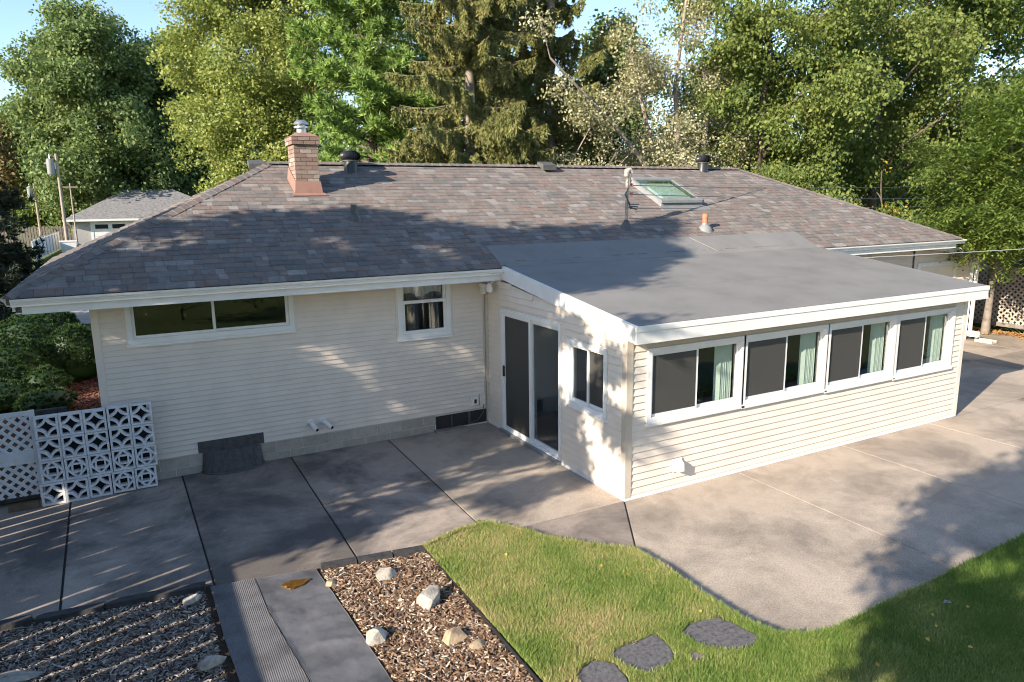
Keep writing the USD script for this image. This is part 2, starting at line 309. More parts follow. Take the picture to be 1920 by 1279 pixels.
# lawn: green with dry straw patches
def lawn_nodes(trans):
    nodes = {"g": ("geometry", {}), "o": ("attribute", {"attribute": "tone"}), "n": ("noise_texture", {"scale": 1.05, "detail": 4, "roughness": 0.62}), "mf": ("mix_float", {"fac": 0.72}),
             "sx": ("separate_xyz", {}), "gx": ("map_range", {"from_min": -3.4, "from_max": 1.6, "to_min": 0.06, "to_max": -0.10, "clamp": True}),
             "ad": ("math", {"math_type": "add"}), 
             "r": ("rgb_ramp", {"ramp": [(0.32, (0.14, 0.235, 0.05)), (0.47, (0.255, 0.345, 0.085)), (0.56, (0.38, 0.40, 0.14)), (0.645, (0.54, 0.44, 0.23)), (0.76, (0.62, 0.49, 0.31))]}),
             "p": ("principled_bsdf", {"roughness": 0.6, "specular_ior_level": 0.25}), "t": ("translucent_bsdf", {}), "x": ("mix_closure", {"fac": trans})}
    links = [("g.position", "n.vector"), ("g.position", "sx.vector"), ("sx.x", "gx.value"), ("o.fac", "mf.a"), ("n.fac", "mf.b"), ("mf.result", "ad.value1"), ("gx.result", "ad.value2"),
             ("ad.value", "r.fac"), ("r.color", "p.base_color"), ("r.color", "t.color"), ("p.BSDF", "x.closure1"), ("t.BSDF", "x.closure2")]
    return nodes, links
M['grass'] = usdkit.material(stage, L + 'lawn_grass', *lawn_nodes(0.4), surface="x.closure")
M['soil'] = mat_plain('lawn_soil', (0.11, 0.12, 0.045), 0.95, 0.1, var=0.4, scale=20, bump=0.5, bscale=50)
M['chipwarm'] = mat_pieces('wood_chip_warm', [(0, (0.07, 0.04, 0.024)), (0.3, (0.15, 0.088, 0.053)), (0.6, (0.25, 0.16, 0.10)), (0.85, (0.36, 0.26, 0.18)), (0.93, (0.52, 0.44, 0.35)), (1, (0.62, 0.55, 0.47))], 0.85, 'island', 0.2, 200, 0.25, 60)
M['chipgrey'] = mat_pieces('wood_chip_grey', [(0, (0.085, 0.07, 0.06)), (0.4, (0.18, 0.147, 0.124)), (0.75, (0.29, 0.245, 0.21)), (0.92, (0.42, 0.37, 0.33)), (1, (0.52, 0.48, 0.43))], 0.85, 'island', 0.2, 200, 0.25, 60)
M['chipred'] = mat_pieces('red_mulch_chip', [(0, (0.055, 0.022, 0.017)), (0.5, (0.12, 0.046, 0.036)), (1, (0.20, 0.10, 0.075))], 0.85, 'island', 0.2, 200, 0.25, 60)
M['bedsoil'] = mat_plain('bed_soil', (0.06, 0.042, 0.03), 0.95, 0.1, var=0.4, scale=20)
M['rock'] = mat_plain('limestone', (0.36, 0.33, 0.285), 0.85, 0.2, var=0.3, scale=14, bump=0.6, bscale=45)
M['rockt'] = mat_plain('tan_sandstone', (0.37, 0.28, 0.185), 0.85, 0.2, var=0.2, scale=10, bump=0.5, bscale=45)

# ------------------------------------------------------------------ ground
gx = np.concatenate([[-400, -150], np.arange(-60, 61, 4.0), [150, 400]]); gy = np.concatenate([[-400, -120, -60], np.arange(-40, 101, 4.0), [160, 400]])
X, Y = np.meshgrid(gx, gy)
tt = np.clip((Y - 12) / 34, 0, 1); Z = -0.06 + 0.45 * tt * tt * (3 - 2 * tt)
def gz(y):
    t = min(max((y - 12) / 34, 0), 1); return -0.06 + 0.45 * t * t * (3 - 2 * t)
nx_, ny_ = len(gx), len(gy)
idx = np.arange(nx_ * ny_).reshape(ny_, nx_)
setting('ground', (np.stack([X, Y, Z], -1).reshape(-1, 3), np.stack([idx[:-1, :-1], idx[:-1, 1:], idx[1:, 1:], idx[1:, :-1]], -1).reshape(-1, 4)), M['ground'], smooth=True)
yy_ = np.linspace(16.6, 24, 12)
dv = np.array([[x, y, gz(y) + 0.03] for y in yy_ for x in (-40, -5.3)])
setting('driveway', (dv, np.array([[2 * i, 2 * i + 1, 2 * i + 3, 2 * i + 2] for i in range(11)])), M['drive'])

# ------------------------------------------------------------------ patio: slabs with recessed joints
HW, D_, LA = 5.87, 3.926, 7.275      # main wall, addition depth and length
patio = UsdGeom.Xform.Define(stage, '/World/patio').GetPrim(); tag(patio, kind='structure')
left_edge = [(-9, -3.15), (-6.8, -3.25), (-5.06, -3.42), (-4.9, -3.52), (-3.9, -3.66), (-2.77, -3.86)]
lawn_curve = [(-2.77, -3.86), (-2.3, -3.73), (-1.9, -3.72), (-1.66, -4.05), (-1.5, -4.38), (-1.15, -4.8), (-0.79, -5.14), (-0.76, -5.6), (-0.78, -6.1), (-0.76, -6.72), (-0.66, -7.0),
              (-0.45, -7.14), (-0.15, -7.21), (0.98, -7.15), (1.94, -7.11), (3.26, -7.06), (6.0, -7.0), (16.5, -6.8)]
patio_poly = Polygon([(-9, 0.0)] + left_edge + lawn_curve[1:] + [(16.5, 6.2), (12.0, 6.2), (12.0, 0.0)])
addp = sbox(0, LA, -D_, 0.5)
patio_poly = patio_poly.difference(addp)
setting('patio_base', xf(extrude(patio_poly.buffer(-0.02), -0.055, -0.009)), M['joint'], parent=patio)
cuts = [LineString([(-6.38, 0.3), (-6.30, -3.9)]), LineString([(-5.0, .3), (-4.93, -4)]), LineString([(-3.45, .3), (-3.49, -4)]), LineString([(-1.87, .3), (-1.96, -4)]),
        LineString([(0.0, -D_ + .01), (-0.82, -5.25)]), LineString([(0.05, -3.935), (-1.9, -3.915)]), LineString([(2.0, -3.8), (1.98, -7.4)]), LineString([(4.25, -3.8), (4.25, -7.4)]),
        LineString([(6.5, -3.8), (6.5, -7.4)]), LineString([(7.2, -3.95), (16.6, -3.85)]), LineString([(9.3, 0.1), (9.3, -7.4)]), LineString([(12.0, 0.1), (12.0, -7.4)]),
        LineString([(7.2, -1.6), (16.6, -1.6)]), LineString([(14.3, 6.3), (14.3, -7.4)]), LineString([(11.9, 0.6), (16.6, 0.6)])]
slabs = patio_poly.difference(shapely.union_all([c.buffer(0.009 if i_ < 5 else 0.006) for i_, c in enumerate(cuts)]))
for g in slabs.geoms:
    if g.area < 0.05: continue
    c = g.centroid; g2 = g.simplify(0.002)
    rng = np.random.default_rng(int(abs(c.x * 100 + c.y * 10)))
    z = rng.uniform(-0.004, 0.003)
    bv_ = .006 if c.x < -.3 else .002
    t1 = extrude(g2, -0.05, z - bv_)
    t2 = extrude(g2.buffer(-bv_), z - bv_, z)
    P(patio, 'slab', join(t1, t2), M['slab'] if c.x < -0.3 else M['slabR'])

# ------------------------------------------------------------------ the house
house = thing('house', 'cream sided ranch house with brown grey hip roof and flat roofed window extension', 'house')
def plane(o, a, c):
    """local (along, up, out) to world"""
    o, a, c = (np.array(q, float) for q in (o, a, c))
    def f(mesh):
        v, fa = as_vf(mesh); return o + v[:, :1] * a + v[:, 1:2] * np.array([0, 0, 1.0]) + v[:, 2:3] * c, fa
    return f
BACK = plane((0, 0, 0), (1, 0, 0), (0, -1, 0))            # main rear wall, a = x
DOORW = plane((0, 0, 0), (0, -1, 0), (-1, 0, 0))          # short wall with the sliding door, a = distance from the inner corner
FRONT = plane((0, -D_, 0), (1, 0, 0), (0, -1, 0))         # wall with the four windows
SIDE = plane((LA, -D_, 0), (0, 1, 0), (1, 0, 0))
WESTW = plane((-HW, 6.28, 0), (0, -1, 0), (-1, 0, 0))
RISE = (4.596 - 2.809) / (3.139 + .671); OE = .671; HE = 2.81
YR, ZR = 3.139, 2.809 + RISE * 3.81
XL, XR1, XR2, XRR = -6.72, -2.9, 8.93, 12.74
def roof_z(y): return HE + RISE * (y + OE)
ASL = (2.80 - 2.32) / (D_ + .211 - OE)
def add_z(y): return 2.80 - ASL * (-OE - y)

# wall bodies with openings, boards on them
def wall(pl, outline, openings, th, name='wall', mat='siding'):
    p = Polygon(outline)
    for (a0, a1, b0, b1) in openings: p = p.difference(sbox(a0, b0, a1, b1))
    return P(house, name, pl(extrude(p, -th, 0)), M[mat])
BWIN = [(-5.45, -3.29, 2.03, 2.74), (-1.59, -0.73, 1.70, 2.72)]
DWIN = [(0.57, 2.37, 0.05, 2.09), (2.60, 3.49, 1.03, 1.91)]
FWIN = [(0.34, 1.98, 1.04, 1.96), (2.02, 3.70, 1.03, 1.96), (3.75, 5.34, 1.01, 1.96), (5.40, 6.92, 0.99, 1.955)]
wall(BACK, [(-HW, 0), (0, 0), (0, 2.6), (-HW, 2.6)], BWIN, 0.15)
wall(BACK, [(0, 0), (14.45, 0), (14.45, 2.36), (12.3, 2.6), (0, 2.6)], [], 0.15)
wall(DOORW, [(0.0, 0), (D_, 0), (D_, 2.18), (0.0, 2.62)], DWIN, 0.12)
wall(FRONT, [(0.12, 0), (LA - .12, 0), (LA - .12, 2.16), (0.12, 2.16)], FWIN, 0.12)
wall(SIDE, [(0.0, 0), (D_ - 0.0, 0), (D_ - 0.0, 2.62), (0.0, 2.18)], [], 0.12)
wall(WESTW, [(0, 0), (6.13, 0), (6.13, 2.6), (0, 2.6)], [], 0.15)
P(house, 'wall', box(-HW, 11.9, 6.28, 6.43, 0, 2.6), M['siding'])
P(house, 'wall', box(11.75, 11.9, 0.01, 6.28, 0, 2.6), M['siding'])

def boards(pl, a0, a1, b0, b1, e, openings, seed, limit=None, lap=0.019):
    rng = np.random.default_rng(seed); n = int(math.ceil((b1 - b0) / e))
    for k in range(n):
        lo, hi = b0 + k * e, min(b0 + (k + 1) * e, b1)
        spans = [(a0, a1)]
        if limit: 
            m = limit((lo + hi) / 2); spans = [(max(a0, m[0]), min(a1, m[1]))]
        for (o0, o1, p0, p1) in openings:
            if min(hi, p1) - max(lo, p0) > 0.3 * e:
                spans = [s for t in spans for s in ((t[0], min(t[1], o0)), (max(t[0], o1), t[1])) if s[1] - s[0] > 0.03]
        for (s0, s1) in spans:
            if s1 - s0 < 0.03: continue
            cuts_ = [s0]; x = s0 + rng.uniform(1.2, 3.7)
            while x < s1 - 0.5: cuts_.append(x); x += 3.7
            cuts_.append(s1)
            for q0, q1 in zip(cuts_[:-1], cuts_[1:]):
                j = rng.uniform(0, 0.0004); g = 0.0003
                prof = [(lo + 0.001, 0.001), (lo + 0.001, lap + j), (lo + 0.006, lap + 0.001 + j), (hi + 0.004, 0.004), (hi + 0.004, 0.001)]
                v = np.array([[a, b, c] for a in (q0 + g, q1 - g) for b, c in prof]); m5 = len(prof)
                f = [[i, (i + 1) % m5, m5 + (i + 1) % m5] for i in range(m5)] + [[i, m5 + (i + 1) % m5, m5 + i] for i in range(m5)]
                f += [[0, i + 1, i] for i in range(1, m5 - 1)] + [[m5, m5 + i, m5 + i + 1] for i in range(1, m5 - 1)]
                P(house, 'siding_board', pl((v, np.array(f)[:, ::-1])), M['siding'])
def grow(o, d): return [(a0 - d, a1 + d, b0 - d, b1 + d) for a0, a1, b0, b1 in o]
WELLS = [(-4.68, -3.90, 0.0, 0.36), (-1.02, -0.05, 0.0, 0.272)]
boards(BACK, -HW + .07, -0.06, 0.30, 2.59, 0.0775, grow(BWIN, 0.045), 1)
boards(DOORW, 0.06, D_ - .07, 0.06, 2.60, 0.0955, grow(DWIN, 0.045), 2, limit=lambda b: (0.0, D_ if b < 2.12 else max(0.0, (2.62 - b) / ASL)))
boards(FRONT, 0.075, LA - .075, 0.06, 2.13, 0.0955, [(FWIN[0][0] - .03, FWIN[3][1] + .03, 0.965, 2.2)], 3)
boards(BACK, 8.6, 14.36, 1.2, 2.58, 0.0955, [(12.05, 13.75, 0, 2.2)], 4, limit=lambda b: (8.6, 14.4 if b < 2.36 else 12.3 + (2.6 - b) / .24 * 2.1))
# corner posts, base trims
def bbox(pl, a0, a1, b0, b1, c0, c1): return pl(box(a0, a1, b0, b1, c0, c1))
P(house, 'corner_post', join(bbox(BACK, -HW - .02, -HW + .07, 0.30, 2.6, 0.0005, .022), box(-HW - .022, -HW - .001, .0, .09, .3, 2.6)), M['siding'])
P(house, 'corner_post', join(box(-.024, -.0005, -D_ - .024, -D_ + .07, 0.04, 2.14), box(-.0005, .075, -D_ - .024, -D_ - .0005, 0.04, 2.14)), M['tan_trim'])
P(house, 'corner_post', join(box(LA + .0005, LA + .022, -D_ - .022, -D_ + .07, 0.04, 2.14), box(LA - .075, LA + .0005, -D_ - .022, -D_ - .0005, 0.04, 2.14)), M['siding'])
P(house, 'corner_post', bbox(BACK, 14.36, 14.47, 0.0, 2.36, 0.0005, .06), M['white'])
P(house, 'inner_corner_trim', box(-.06, -.0005, -.06, -.0005, .06, 2.6), M['tan_trim'])
P(house, 'base_trim', bbox(FRONT, -.02, LA + .02, 0.002, .055, 0.0, .02), M['white'])
P(house, 'base_trim', bbox(DOORW, 0.0, D_, 0.002, .055, 0.0, .018), M['white'])
P(house, 'starter_strip', bbox(BACK, -HW, -.06, 0.285, 0.30, 0.0, .016), M['tan_trim'])
# foundation blocks under the rear wall
rng = np.random.default_rng(8)
for row, (b0, b1) in enumerate(((0.0, .115), (.12, .284))):
    x = -HW + (0.2 if row else 0)
    while x < -0.02:
        x1 = min(x + .40, -0.01)
        spans = [(x, x1)]
        for w0, w1, _, _ in WELLS: spans = [s for q in spans for s in ((q[0], min(q[1], w0)), (max(q[0], w1), q[1])) if s[1] - s[0] > .03]
        for (s0, s1) in spans:
            if True:
                P(house, 'foundation_block', bbox(BACK, s0 + .003, s1 - .003, b0 + .001, b1 - .003, 0.0, 0.006 + rng.uniform(0, .004)), M['block'])
        x += .403
# basement window with dark panel beside the inner corner
bw = P(house, 'basement_window', bbox(BACK, -1.02, -.06, .03, .262, 0.0, .012), M['blackmetal'])
P(bw, 'window_bar', bbox(BACK, -.42, -.38, .03, .262, .012, .03), M['darkgrey'])
P(bw, 'window_bar', bbox(BACK, -.74, -.72, .03, .262, .012, .026), M['darkgrey'])
P(house, 'concrete_lip', box(-1.06, -.52, -.16, -.012, .0, .035), M['slab'])

# windows --------------------------------------------------------
def frame(a0, a1, b0, b1, w, c0, c1):
    return extrude(sbox(a0, b0, a1, b1).difference(sbox(a0 + w, b0 + w, a1 - w, b1 - w)), c0, c1)
def slider(pl, o, label=None, screen=True, name='window'):
    a0, a1, b0, b1 = o
    w = P(house, name, pl(frame(a0 - .035, a1 + .035, b0 - .035, b1 + .035, .07, -.07, .03)), M['vinyl'], label=label)
    m = (a0 + a1) / 2
    for i, (s0, s1, c) in enumerate(((a0 + .035, m + .02, 0.0), (m - .02, a1 - .035, -.03))):
        P(w, 'sash', pl(frame(s0 + .001, s1 - .001, b0 + .036, b1 - .036, .038, c - .024, c)), M['vinyl'])
        P(w, 'pane', pl(extrude(sbox(s0 + .037, b0 + .07, s1 - .037, b1 - .07), c - .014, c - .010)), M['glass'])
        if i == 0 and screen:
            P(w, 'screen', pl(extrude(sbox(s0 + .038, b0 + .073, s1 - .038, b1 - .073), c + .002, c + .0035)), M['screen'])
    P(w, 'sill', pl(box(a0 - .05, a1 + .05, b0 - .075, b0 - .036, 0.0, .05)), M['vinyl'])
    return w
for k, o in enumerate(FWIN): slider(FRONT, o)
for a0, a1 in ((0.30, 0.305),): pass
# trims round the window band
P(house, 'head_trim', bbox(FRONT, 0.29, 6.96, 2.0, 2.14, 0.0, .016), M['tan_trim'])
for a in (2.0, 3.725, 5.37): P(house, 'mullion_trim', bbox(FRONT, a - .012, a + .012, 0.96, 2.0, 0.0, .012), M['tan_trim'])
# large bedroom slider
w = slider(BACK, BWIN[0], 'wide white framed sliding window under the eave', screen=False)
P(w, 'brickmould', BACK(frame(BWIN[0][0] - .075, BWIN[0][1] + .075, BWIN[0][2] - .075, BWIN[0][3] + .075, .039, 0.0, .022)), M['siding'])
# double hung
o = BWIN[1]
w = P(house, 'window', BACK(frame(o[0] - .035, o[1] + .035, o[2] - .035, o[3] + .035, .075, -.07, .034)), M['vinyl'], label='white double hung window with lace curtain')
P(w, 'brickmould', BACK(frame(o[0] - .07, o[1] + .07, o[2] - .07, o[3] + .07, .034, 0.0, .022)), M['siding'])
mz = 2.26
P(w, 'sash', BACK(frame(o[0] + .041, o[1] - .041, mz - .02, o[3] - .041, .045, -.03, -.005)), M['vinyl'])
P(w, 'sash', BACK(frame(o[0] + .041, o[1] - .041, o[2] + .041, mz + .025, .05, -.006, .02)), M['vinyl'])
P(w, 'pane', BACK(extrude(sbox(o[0] + .08, mz, o[1] - .08, o[3] - .07), -.02, -.016)), M['glass'])
P(w, 'pane', BACK(extrude(sbox(o[0] + .085, o[2] + .085, o[1] - .085, mz), .004, .008)), M['glass'])
P(w, 'sill', BACK(box(o[0] - .06, o[1] + .06, o[2] - .07, o[2] - .036, 0.0, .055)), M['vinyl'])
# lace curtain in the upper half
cx = np.linspace(o[0] + .06, o[1] - .06, 60); cv = []
for z in (2.30, 2.5, 2.7):
    cv += [[x, z + (.09 * abs(math.sin((x - o[0]) * 7)) if z < 2.4 else 0), -.16 + .018 * math.sin(x * 85)] for x in cx]
ii = np.arange(59)
P(w, 'curtain', BACK((np.array(cv), np.vstack([np.stack([r * 60 + ii, r * 60 + ii + 1, (r + 1) * 60 + ii + 1, (r + 1) * 60 + ii], 1) for r in (0, 1)]))), M['curtain'])
# rooms behind the rear wall windows
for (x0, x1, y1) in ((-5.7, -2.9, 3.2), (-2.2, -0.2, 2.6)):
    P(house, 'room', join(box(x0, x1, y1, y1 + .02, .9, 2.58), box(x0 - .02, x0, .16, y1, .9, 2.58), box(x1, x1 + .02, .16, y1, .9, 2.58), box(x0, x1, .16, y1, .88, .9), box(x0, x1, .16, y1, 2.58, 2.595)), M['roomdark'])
# side window of the extension (two tall lights)
o = DWIN[1]
w = P(house, 'window', DOORW(frame(o[0] - .035, o[1] + .035, o[2] - .035, o[3] + .035, .07, -.07, .03)), M['vinyl'], label='narrow white two light window beside the sliding door')
m = (o[0] + o[1]) / 2
for s0, s1, c in ((o[0] + .036, m + .022, -.002), (m - .018, o[1] - .036, -.03)):
    P(w, 'sash', DOORW(frame(s0, s1, o[2] + .036, o[3] - .036, .036, c - .025, c)), M['vinyl'])
    P(w, 'pane', DOORW(extrude(sbox(s0 + .034, o[2] + .07, s1 - .034, o[3] - .07), c - .014, c - .01)), M['glass'])
P(w, 'sill', DOORW(box(o[0] - .05, o[1] + .05, o[2] - .07, o[2] - .036, 0, .045)), M['vinyl'])
P(w, 'screen', DOORW(extrude(sbox(m + .02, o[2] + .075, o[1] - .075, o[3] - .075), -.026, -.0245)), M['screen'])
# sliding patio door
o = DWIN[0]
sd = P(house, 'sliding_door', DOORW(frame(o[0] - .03, o[1] + .03, o[2] - .04, o[3] + .03, .06, -.08, .028)), M['vinyl'])
m = (o[0] + o[1]) / 2
P(sd, 'door_panel', DOORW(frame(o[0] + .032, m + .035, o[2] + .022, o[3] - .032, .055, -.018, .012)), M['vinyl'])
P(sd, 'door_panel', DOORW(frame(m - .035, o[1] - .032, o[2] + .022, o[3] - .032, .065, -.06, -.025)), M['vinyl'])
P(sd, 'pane', DOORW(extrude(sbox(o[0] + .08, o[2] + .07, m - .01, o[3] - .08), -.006, -.002)), M['glass'])
P(sd, 'pane', DOORW(extrude(sbox(m + .02, o[2] + .08, o[1] - .09, o[3] - .09), -.045, -.04)), M['glass'])
P(sd, 'screen', DOORW(extrude(sbox(o[0] + .085, o[2] + .075, m - .02, o[3] - .085), .003, .0045)), M['screen'])
P(sd, 'handle', DOORW(join(box(o[0] + .045, o[0] + .075, .98, 1.16, .012, .04), box(o[0] + .03, o[0] + .05, 1.02, 1.12, .012, .03))), M['blackmetal'])
P(sd, 'threshold', DOORW(box(o[0] - .05, o[1] + .05, .002, .05, .019, .075)), M['greymetal'])
# inside of the extension
IN = -0.13
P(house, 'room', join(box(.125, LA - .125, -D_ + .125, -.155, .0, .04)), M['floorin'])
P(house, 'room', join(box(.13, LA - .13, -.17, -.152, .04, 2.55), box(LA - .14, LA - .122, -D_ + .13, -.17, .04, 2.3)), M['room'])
cv = [[x, y, add_z(y) - .2] for y in (-D_ + .1, -.16) for x in (.1, LA - .1)]
P(house, 'ceiling', (np.array(cv), np.array([[0, 1, 3, 2]])), M['soffit'])
dr = P(house, 'interior_door', box(LA - .19, LA - .142, -3.72, -2.92, .04, 2.02), M['white'])
P(dr, 'door_panel', join(box(LA - .2, LA - .19, -3.6, -3.04, 1.15, 1.85), box(LA - .2, LA - .19, -3.6, -3.04, .2, .95)), M['white'])

# main roof -----------------------------------------------------------------
YB = 2 * YR + OE
e = .02
deck_v = np.array([[XL + .02, -OE + .02, HE - .02], [XRR, -OE + .02, HE - .02], [XRR, YB, HE - .02], [XL + .02, YB, HE - .02], [XR1, YR, ZR - .02], [XR2, YR, ZR - .02],
                   [XL + .02, -OE + .02, HE - .10], [XRR, -OE + .02, HE - .10], [XRR, YB, HE - .10], [XL + .02, YB, HE - .10]])
deck_f = [[0, 1, 5], [0, 5, 4], [1, 2, 5], [2, 3, 4], [2, 4, 5], [3, 0, 4], [6, 7, 1], [6, 1, 0], [7, 8, 2], [7, 2, 1], [8, 9, 3], [8, 3, 2], [9, 6, 0], [9, 0, 3], [6, 8, 7], [6, 9, 8]]
roof = P(house, 'roof', (deck_v, np.array(deck_f)), M['deck'])
# shingle slopes: (origin at eave, along, uphill horizontal, hip limits)
def shingles(fn, rows, expo, lim, seed, dx=0.13):
    """fn(u, r, h): along u, uphill run r, height above the deck h -> world"""
    rng = np.random.default_rng(seed); V, T = [], []
    for k in range(rows):
        r0, r1 = k * expo - (0.012 if k == 0 else 0), (k + 1) * expo + 0.03
        lo0, hi0 = lim(max(r0, 0)); lo1, hi1 = lim(min(r1, rows * expo))
        u = lo0 - rng.uniform(0, .2)
        prev = rng.uniform()
        while u < hi0:
            w = rng.choice([.09, .12, .15, .18, .22, .27]); a, b = u, u + w; u += w
            p = [np.clip(a, lo0, hi0), np.clip(b - .004, lo0, hi0), np.clip(b - .004, lo1, hi1), np.clip(a, lo1, hi1)]
            if p[1] - p[0] < .012: continue
            th = rng.choice([.012, .017, .022]) 
            V.append([fn(p[0], r0, th), fn(p[1], r0, th), fn(p[2], r1, .004), fn(p[3], r1, .004), fn(p[0], r0, 0), fn(p[1], r0, 0), fn(p[2], r1, -.002), fn(p[3], r1, -.002)])
            t = rng.uniform(); T.append(prev if rng.uniform() < .12 else t); prev = T[-1]
    return np.array(V), np.array(T)
SF = np.array([[0, 1, 2], [0, 2, 3], [4, 5, 1], [4, 1, 0], [5, 6, 2], [5, 2, 1], [7, 4, 0], [7, 0, 3]])
EXPO = .1295
nr = int((YR + OE) / EXPO)
run = YR + OE
def front_fn(u, r, h): return (u, -OE + r, roof_z(-OE + r) + h - .012)
def west_fn(u, r, h): return (XL + r, u, HE + RISE * r + h - .012)
Vf, Tf = shingles(front_fn, nr + 1, EXPO, lambda r: (XL + min(r, run), XRR - min(r, run)), 11)
Vw, Tw = shingles(west_fn, nr + 1, EXPO, lambda r: (-OE + min(r, run), YB - min(r, run)), 12)
Vf = Vf[Vf[:, 2, 1] < YR + .03]
Tf = Tf[:len(Vf)]
V = np.concatenate([Vf, Vw]); T = np.concatenate([Tf, Tw])
cen = V.mean(1); dist = np.linalg.norm(cen - CAM, axis=1)
wid = np.linalg.norm(V[:, 1] - V[:, 0], axis=1)
vis = (dist < 30) & (cen[:, 0] > XL - 1) & (np.arange(len(V)) < len(Vf)) & ~((cen[:, 1] < -.1) & (cen[:, 0] > 0) & (cen[:, 0] < 7.6))
order = np.argsort(-(vis * wid / dist ** 2))
big, rest = order[:290], order[290:]
for i in big: P(roof, 'shingle', (V[i], SF), M['shingle'], tone=np.full(8, T[i]))
P(roof, 'shingle_field', (V[rest].reshape(-1, 3), (np.arange(len(rest))[:, None, None] * 8 + SF).reshape(-1, 3)), M['shingle'], kind='stuff', tone=np.repeat(T[rest], 8))
def back_fn(u, r, h): return (u, YB - r, HE + RISE * r + h - .012)
P(roof, 'slope', (np.array([[XRR + .01, -OE, HE], [XRR + .01, YB + .01, HE], [XR2 + .02, YR, ZR + .002], [XL, YB + .01, HE], [XR1, YR, ZR + .002]]), np.array([[0, 1, 2], [1, 3, 4], [1, 4, 2]])), M['gshingle'])
# hip and ridge caps
def caps(p0, p1, w, n, seed):
    rng = np.random.default_rng(seed); p0, p1 = np.array(p0), np.array(p1); d = (p1 - p0) / np.linalg.norm(p1 - p0)
    s = np.cross(d, [0, 0, 1]); s /= np.linalg.norm(s)
    for i in range(n):
        a = p0 + (p1 - p0) * i / n - d * .01; b = p0 + (p1 - p0) * (i + 1.15) / n
        za, zb = .034, .022; drop = .052
        v = np.array([a + [0, 0, za], a + s * w + [0, 0, za - drop], b + s * w + [0, 0, zb - drop], b + [0, 0, zb], b - s * w + [0, 0, zb - drop], a - s * w + [0, 0, za - drop],
                      a + [0, 0, za - .012], a + s * w + [0, 0, za - drop - .012], a - s * w + [0, 0, za - drop - .012]])
        f = np.array([[0, 1, 2], [0, 2, 3], [0, 3, 4], [0, 4, 5], [0, 6, 7], [0, 7, 1], [0, 5, 8], [0, 8, 6]])
        P(roof, 'cap_shingle', (v, f), M['shingle'], tone=np.full(9, rng.uniform(0.1, .8)))
caps((XL + .03, -OE + .03, HE - .0), (XR1, YR, ZR), .11, 34, 1)
caps((XRR - .03, -OE + .03, HE), (XR2, YR, ZR), .11, 30, 2)
caps((XR1, YR, ZR + .01), (XR2, YR, ZR + .01), .11, 62, 3)
# fascia, gutter, soffit
for q in ((XL + .16, -.0, -OE + .06, -OE + .09, 2.585, 2.78), (LA + .25, XRR - .16, -OE + .06, -OE + .09, 2.585, 2.78), (XL + .06, XL + .09, -OE + .1, YB - .1, 2.62, 2.78)): P(roof, 'fascia', box(*q), M['white'])
for q in ((XL + .09, -.0, -OE + .09, -.001, 2.59, 2.605), (LA + .25, XRR - .09, -OE + .09, -.062, 2.59, 2.605), (XL + .09, -HW - .001, -.001, YB - .1, 2.59, 2.605)): P(roof, 'soffit', box(*q), M['white'])
def gutter(p0, p1, nrm):
    prof = [(0, 0), (.045, 0), (.06, .02), (.075, .055), (.10, .07), (.105, .098), (.098, .098), (.094, .076), (.068, .062), (.053, .026), (.042, .008), (.008, .008), (.008, .11), (0, .11)]
    p0, p1, nrm = np.array(p0, float), np.array(p1, float), np.array(nrm, float)
    n = len(prof); v = np.array([p + nrm * a + np.array([0, 0, b]) for p in (p0, p1) for a, b in prof])
    cap = trimesh.creation.triangulate_polygon(Polygon(prof), engine='earcut')
    f = [[i, (i + 1) % n, n + (i + 1) % n] for i in range(n)] + [[i, n + (i + 1) % n, n + i] for i in range(n)]
    end = np.array([(0, 0), (.045, 0), (.06, .02), (.075, .055), (.10, .07), (.105, .098), (0, .11)])
    ev = np.vstack([np.array([p + nrm * a + np.array([0, 0, b]) for a, b in end]) for p in (p0, p1)]); m_ = len(end)
    ef = [[0, i, i + 1] for i in range(1, m_ - 1)] + [[m_, m_ + i + 1, m_ + i] for i in range(1, m_ - 1)]
    return join((v, np.array(f)), (ev, np.array(ef)))
P(roof, 'gutter', gutter((XL + .06, -OE + .06, 2.685), (.06, -OE + .06, 2.685), (0, -1, 0)), M['white'])
P(roof, 'gutter', gutter((LA + .26, -OE + .06, 2.685), (XRR + .1, -OE + .06, 2.685), (0, -1, 0)), M['white'])
P(roof, 'gutter', gutter((XL + .06, -OE + .1, 2.685), (XL + .06, YB - .05, 2.685), (-1, 0, 0)), M['white'])

# flat roof of the extension
AX0, AX1, AY0 = -.03, LA + .22, -D_ - .211
ar_v = []
ys = [AY0, -OE, -.06]
def slabroof(x0, x1, t0, t1, mat, name, y_list=ys):
    v = []
    for y in y_list:
        z = add_z(y) if y <= -OE + 1e-6 else roof_z(y) + .012
        v += [[x0, y, z + t1], [x1, y, z + t1], [x0, y, z + t0], [x1, y, z + t0]]
    f = []
    for i in range(len(y_list) - 1):
        a = 4 * i; b = a + 4
        f += [[a, a + 1, b + 1, b], [a + 2, b + 2, b + 3, a + 3], [a, b, b + 2, a + 2], [a + 1, a + 3, b + 3, b + 1]]
    n = 4 * (len(y_list) - 1); f += [[0, 2, 3, 1], [n, n + 1, n + 3, n + 2]]
    return P(house, name, (np.array(v), np.array(f)), M[mat])
flat = slabroof(AX0, AX1, -.02, .012, 'membrane', 'flat_roof')
slabroof(0.02, AX1 - .03, -.16, -.022, 'soffit', 'roof_body', [AY0 + .04, -OE])
